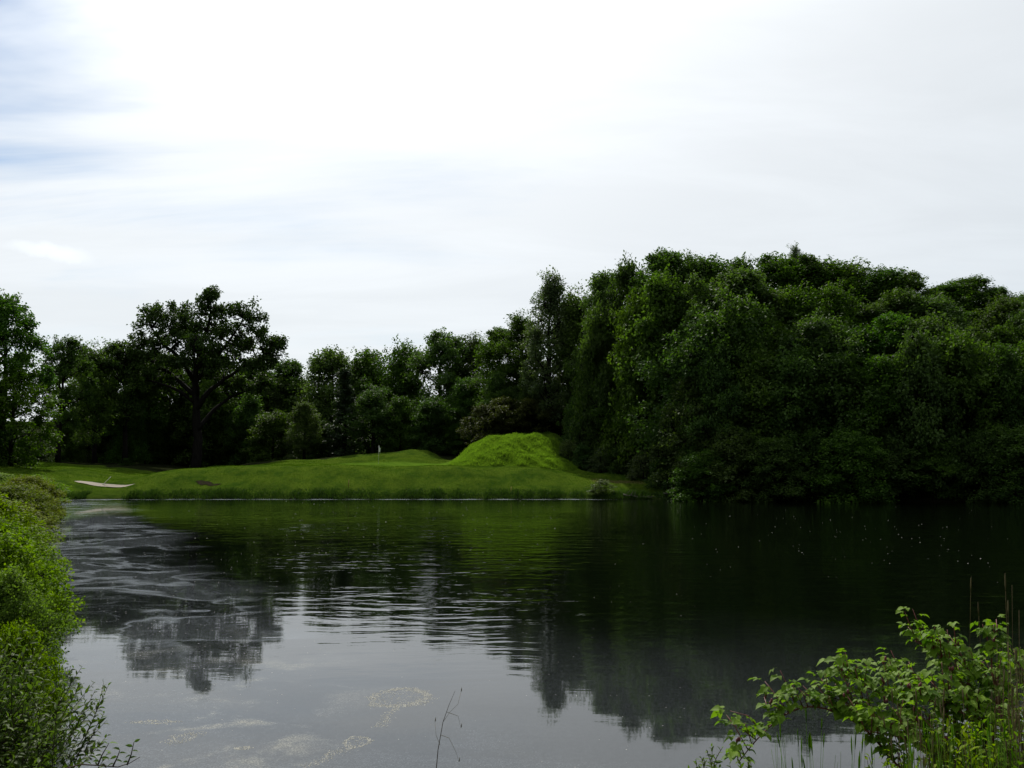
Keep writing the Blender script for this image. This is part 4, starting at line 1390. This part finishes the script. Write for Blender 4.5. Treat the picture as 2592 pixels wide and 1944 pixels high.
def low_shrub():
    rng = np.random.default_rng(71)
    Y0 = 4.6
    c = np.array(at(716, 772, Y0))
    foot = np.array([c[0] + 0.1, Y0 + 0.1, land1(c[0] + 0.1, Y0 + 0.1)])
    shoots = []
    for k in range(46):
        tip = c + np.array([rng.uniform(-0.12, 0.16), rng.uniform(-0.12, 0.12), rng.uniform(-0.10, 0.10)])
        tip[2] -= 1.2 * (tip[0] - c[0]) ** 2
        shoots.append((tip - np.array([rng.normal(0, 0.04), rng.normal(0, 0.04), rng.uniform(0.12, 0.2)]), tip))
    for k in range(8):
        shoots.append((foot + rng.normal(0, 0.03, 3) * [1, 1, 0], c + rng.normal(0, 0.05, 3) - [0, 0, 0.1]))
    shoot_shrub('low_shrub', 'small dark-leaved shrub at the bottom below the tip of the arching bramble', foot, shoots, 0.040, M['near'], 72, 0.016)


low_shrub()


def broad_weeds():
    rng = np.random.default_rng(81)
    for k, (u, v, Y0, n, lab) in enumerate([(968, 735, 4.4, 34, 'bright green weeds under the bramble, left clump of two'), (1012, 722, 4.5, 46, 'bright green weeds at the right edge among the dry grass'),
                                            (905, 758, 4.4, 18, 'few bright weed leaves at the bottom under the dark cane')]):
        c = np.array(at(u, v, Y0))
        foot = np.array([c[0], Y0 + 0.05, land1(c[0], Y0 + 0.05)])
        shoots = []
        for j in range(n):
            tip = c + np.array([rng.normal(0, 0.10), rng.normal(0, 0.12), rng.uniform(-0.16, 0.04)])
            st = np.array([tip[0] + rng.normal(0, 0.05), tip[1] + rng.normal(0, 0.05), tip[2] - rng.uniform(0.2, 0.4)])
            shoots.append((st, tip))
        for j in range(5):
            shoots.append((foot + rng.normal(0, 0.03, 3) * [1, 1, 0], c + rng.normal(0, 0.06, 3) - [0, 0, 0.1]))
        shoot_shrub('leafy_weed', lab, foot, shoots, 0.052, M['bank'], 82 + k, 0.03, group='leafy weeds on the near bank', cat='weed', stem_r=0.003)


broad_weeds()


def stem_clump(name, label, specs, mat, seed, cat='grass', r=0.0016, heads=0.5, group=None, headmat=None, foot_uv=None):
    """tall thin grass stems; specs are (u, v of the tip, distance)"""
    rng = np.random.default_rng(seed)
    tips = [np.array(at(*q)) for q in specs]
    fx, fy = np.mean([t[0] for t in tips]), np.mean([t[1] for t in tips])
    foot = np.array([fx, fy, land1(fx, fy)])
    root = empty(name, foot)
    tag(root, label, cat, group)
    st, hd = MB(), MB()
    nh = 0
    for t in tips:
        bx, by = t[0] * 0.75 + fx * 0.25 + rng.normal(0, 0.04), t[1] + rng.normal(0, 0.05)
        b = np.array([bx, by, land1(bx, by) - 0.02])
        s = np.linspace(0, 1, 9)[:, None]
        lean = (t - b) * [1, 1, 0]
        p = b + np.array([0, 0, 1.0]) * (t[2] - b[2]) * s + lean * s ** 2.2
        st.tube(p - foot, np.linspace(r, r * 0.4, 9), 4, rng.random())
        if rng.random() < heads:
            nh += 1
            q = p[-1] - foot
            ax = unit(p[-1] - p[-2])
            hl = rng.uniform(0.05, 0.09)
            hd.tube([q - ax * hl, q - ax * hl * 0.6, q - ax * hl * 0.2, q], [0.0012, 0.0034, 0.0028, 0.0006], 5, rng.random())
        # a narrow leaf or two on the stem
        for _ in range(2):
            f = rng.uniform(0.1, 0.75)
            q = np.array([np.interp(f, s[:, 0], p[:, i]) for i in range(3)]) - foot
            a = rng.uniform(0, 6.28)
            d = np.array([math.cos(a), math.sin(a), rng.uniform(0.5, 1.6)])
            leaf_cards(st, [q], [unit(np.cross(d, [math.sin(a), -math.cos(a), 0.0]))], [d], rng.uniform(0.12, 0.28), 0.006, rng.random(), 0.1, 0.35)
    obj('stems', st.mesh(name + '_stems', mat), root)
    if nh:
        tag(obj('seed_heads', hd.mesh(name + '_seed_heads', headmat or mat), root), kind='stuff')
    return root


rg = np.random.default_rng(91)
stem_clump('dry_grass_clump', 'tall tan dry grass standing at the right edge in front of the bramble',
           [(rg.normal(1010, 10), rg.uniform(640, 760), rg.uniform(4.2, 4.8)) for _ in range(75)] + [(1005, 573, 4.5), (1008, 600, 4.5), (1012, 585, 4.4), (1019, 610, 4.5)], M['dryleaf'], 92, heads=0.4)
stem_clump('dry_grass_clump', 'lower tan dry grass in front of the middle of the bramble',
           [(rg.normal(925, 22), rg.uniform(685, 765), rg.uniform(4.1, 4.6)) for _ in range(42)], M['dryleaf'], 93, heads=0.4)
stem_clump('green_grass_clump', 'green seeding grass rising from the bottom between low shrub and bramble',
           [(rg.uniform(770, 880), rg.uniform(728, 775), rg.uniform(4.2, 4.8)) for _ in range(34)] + [(780, 722, 4.5), (806, 706, 4.5), (822, 718, 4.5), (855, 726, 4.4)], M['grass'], 94, heads=0.7)
stem_clump('green_grass_clump', 'thick green grass along the bottom right corner',
           [(rg.uniform(900, 1030), rg.uniform(715, 772), rg.uniform(4.0, 4.5)) for _ in range(120)], M['grass'], 95, heads=0.15)
stem_clump('weed_stem', 'two thin bare stems rising above the bramble top against dark water', [(971, 577, 5.1), (978, 602, 5.1)], M['dryleaf'], 96, cat='stem', heads=1.0)


def wispy_stem():
    Y0 = 4.4
    p0 = at(437, 775, Y0)
    foot = np.array([p0.x, Y0, land1(p0.x, Y0)])
    root = empty('wispy_grass_stem', foot)
    tag(root, 'single thin wispy grass stem against the water at bottom centre', 'grass stem')
    mb = MB()
    pts = [foot, np.array(at(434.5, 790, Y0)), np.array(at(438, 750, Y0)), np.array(at(443, 722, Y0)), np.array(at(449, 705, Y0)), np.array(at(455, 691, Y0))]
    mb.tube(np.array(pts) - foot, [0.0022, 0.002, 0.0018, 0.0014, 0.001, 0.0006], 5)
    obj('stem', mb.mesh('wispy_stem', M['twig'], True), root)
    for path in ([(443, 722), (450, 712), (458, 704), (461, 692)], [(447, 712), (458, 716), (461, 728)], [(441, 735), (449, 738), (456, 752), (459, 762)], [(440, 745), (436, 735), (435, 722)]):
        mb = MB()
        q = np.array([at(u, v, Y0 + 0.03 * i) for i, (u, v) in enumerate(path)]) - foot
        mb.tube(q, np.linspace(0.0010, 0.0005, len(q)), 4)
        mb.tube([q[-1], q[-1] + [0.002, 0, 0.008], q[-1] + [0.003, 0, 0.02]], [0.0008, 0.0022, 0.0006], 4)
        obj('seed_branch', mb.mesh('wispy_branch', M['dryleaf'], True), root)


wispy_stem()

# ------------------------------------------------------------------ what floats on the pond
def froth_material(name, a, b):
    m, g = material(name)
    t = g.attr('tint')
    p = g.new('ShaderNodeBsdfPrincipled')
    g.put(p.inputs['Base Color'], g.mix(t, a, b))
    p.inputs['Roughness'].default_value = 0.8
    g.out(p.outputs[0])
    return m


M['froth'] = froth_material('froth', (0.14, 0.138, 0.115), (0.30, 0.295, 0.25))
M['bits'] = froth_material('floating_bits', (0.04, 0.036, 0.025), (0.26, 0.26, 0.24))


def noise2(x, y, rng_seed):
    r = np.random.default_rng(rng_seed)
    out = 0
    for f, a in ((1.0, 1.0), (2.1, 0.6), (4.3, 0.4), (9.0, 0.25)):
        for _ in range(3):
            k = r.uniform(-1, 1, 2) * f * 3
            out = out + a * np.sin(x * k[0] + y * k[1] + r.uniform(0, 6.28))
    return out / 4


def froth_patch(label, u, v, rx, ry, hole, seed, tail=None):
    c = on_water(u, v)
    rng = np.random.default_rng(seed)
    n = int(22000 * max(rx, 0.25) * max(ry, 0.25) * 2)
    x, y = rng.uniform(-1.5, 1.5, n), rng.uniform(-1.5, 1.5, n)
    r = np.hypot(x, y) + 0.28 * noise2(x * 1.3, y * 1.3, seed)
    band = np.clip(1 - np.abs(r - (0.85 if hole else 0.4)) / (0.24 if hole else 0.5), 0, 1)
    keep = rng.random(n) < (band * 0.75 if hole else band ** 2 * 0.45)
    if hole:
        keep |= (r < 0.62) & (rng.random(n) < 0.10)
    x, y = c.x + x[keep] * rx, c.y + y[keep] * ry
    if tail:
        tx, ty = on_water(*tail)[:2]
        s = rng.random(230)
        wob = 0.10 * noise2(s * 3, s * 2, seed + 1)
        x = np.concatenate([x, c.x + (tx - c.x) * s + wob + rng.normal(0, 0.04, 230)])
        y = np.concatenate([y, c.y - ry * 0.6 + (ty - c.y + ry * 0.6) * s + rng.normal(0, 0.07, 230)])
    k = len(x)
    sz = rng.uniform(0.005, 0.015, k)
    th = rng.uniform(0, 6.28, k)
    hh = rng.uniform(0.003, 0.009, k)
    V = np.stack([np.stack([x - c.x + sz * rng.uniform(0.7, 1.2, k) * np.cos(th + q * math.pi / 2), y - c.y + sz * rng.uniform(0.7, 1.2, k) * np.sin(th + q * math.pi / 2), 0 * x - 0.002], 1) for q in range(4)]
                 + [np.stack([x - c.x, y - c.y, hh], 1)], 1).reshape(-1, 3)
    i = np.arange(k)[:, None] * 5
    T_ = np.concatenate([i + np.array([f]) for f in ((0, 1, 4), (1, 2, 4), (2, 3, 4), (3, 0, 4))], 1).reshape(-1, 3)
    o = obj('froth_patch', mesh_np('froth_patch', V, None, T_, M['froth'], np.repeat(rng.random(k), 5)))
    o.location = (c.x, c.y, 0.0)
    tag(o, label, 'scum', 'patches of froth floating on the pond', 'stuff')


froth_patch('large ring of pale froth floating in the near middle of the pond', 402, 698, 0.52, 0.62, True, 101, (375, 727))
froth_patch('small ring of pale froth nearest the bottom of the picture', 358, 742, 0.20, 0.26, True, 102, (302, 767))
froth_patch('yellowish clot of froth at the lower left of the water', 184, 738, 0.28, 0.42, False, 103)
froth_patch('pale froth streak left of the yellowish clot', 155, 722, 0.55, 0.16, False, 104)
froth_patch('faint froth smear between the clot and the large ring', 243, 748, 0.22, 0.10, False, 105)


def floating_bits():
    rng = np.random.default_rng(111)
    u = np.concatenate([rng.uniform(90, 700, 220), rng.normal(860, 110, 120), rng.uniform(80, 330, 330), rng.uniform(280, 560, 160)])
    v = np.concatenate([rng.uniform(560, 768, 220), rng.normal(540, 18, 120), rng.uniform(505, 700, 330), rng.uniform(500, 560, 160)])
    P = np.array([on_water(a, b) for a, b in zip(u, v)])
    P = P[pond_dist(P[:, 0], P[:, 1]) < -0.3]
    k = len(P)
    sz = (0.006 + 0.00050 * P[:, 1]) * rng.uniform(0.4, 1.5, k)
    th = rng.uniform(0, 6.28, k)
    asp = rng.uniform(0.4, 1.0, k)
    V = []
    for q in range(5):
        a = q * 2 * math.pi / 5
        lx, ly = sz * np.cos(a), sz * asp * np.sin(a)
        V.append(np.stack([P[:, 0] + lx * np.cos(th) - ly * np.sin(th), P[:, 1] + lx * np.sin(th) + ly * np.cos(th), 0 * lx - 0.002], 1))
    V.append(np.stack([P[:, 0], P[:, 1], 0.06 * sz + 0.003], 1))
    V = np.stack(V, 1).reshape(-1, 3)
    i = np.arange(k)[:, None] * 6
    T_ = np.concatenate([i + np.array([[q, (q + 1) % 5, 5]]) for q in range(5)], 1).reshape(-1, 3)
    o = obj('floating_debris', mesh_np('floating_debris', V, None, T_, M['bits'], np.repeat(rng.random(k) ** 0.6, 6)))
    tag(o, 'scattered pollen flecks, petals and bits of leaf floating on the pond', 'debris', kind='stuff')


floating_bits()
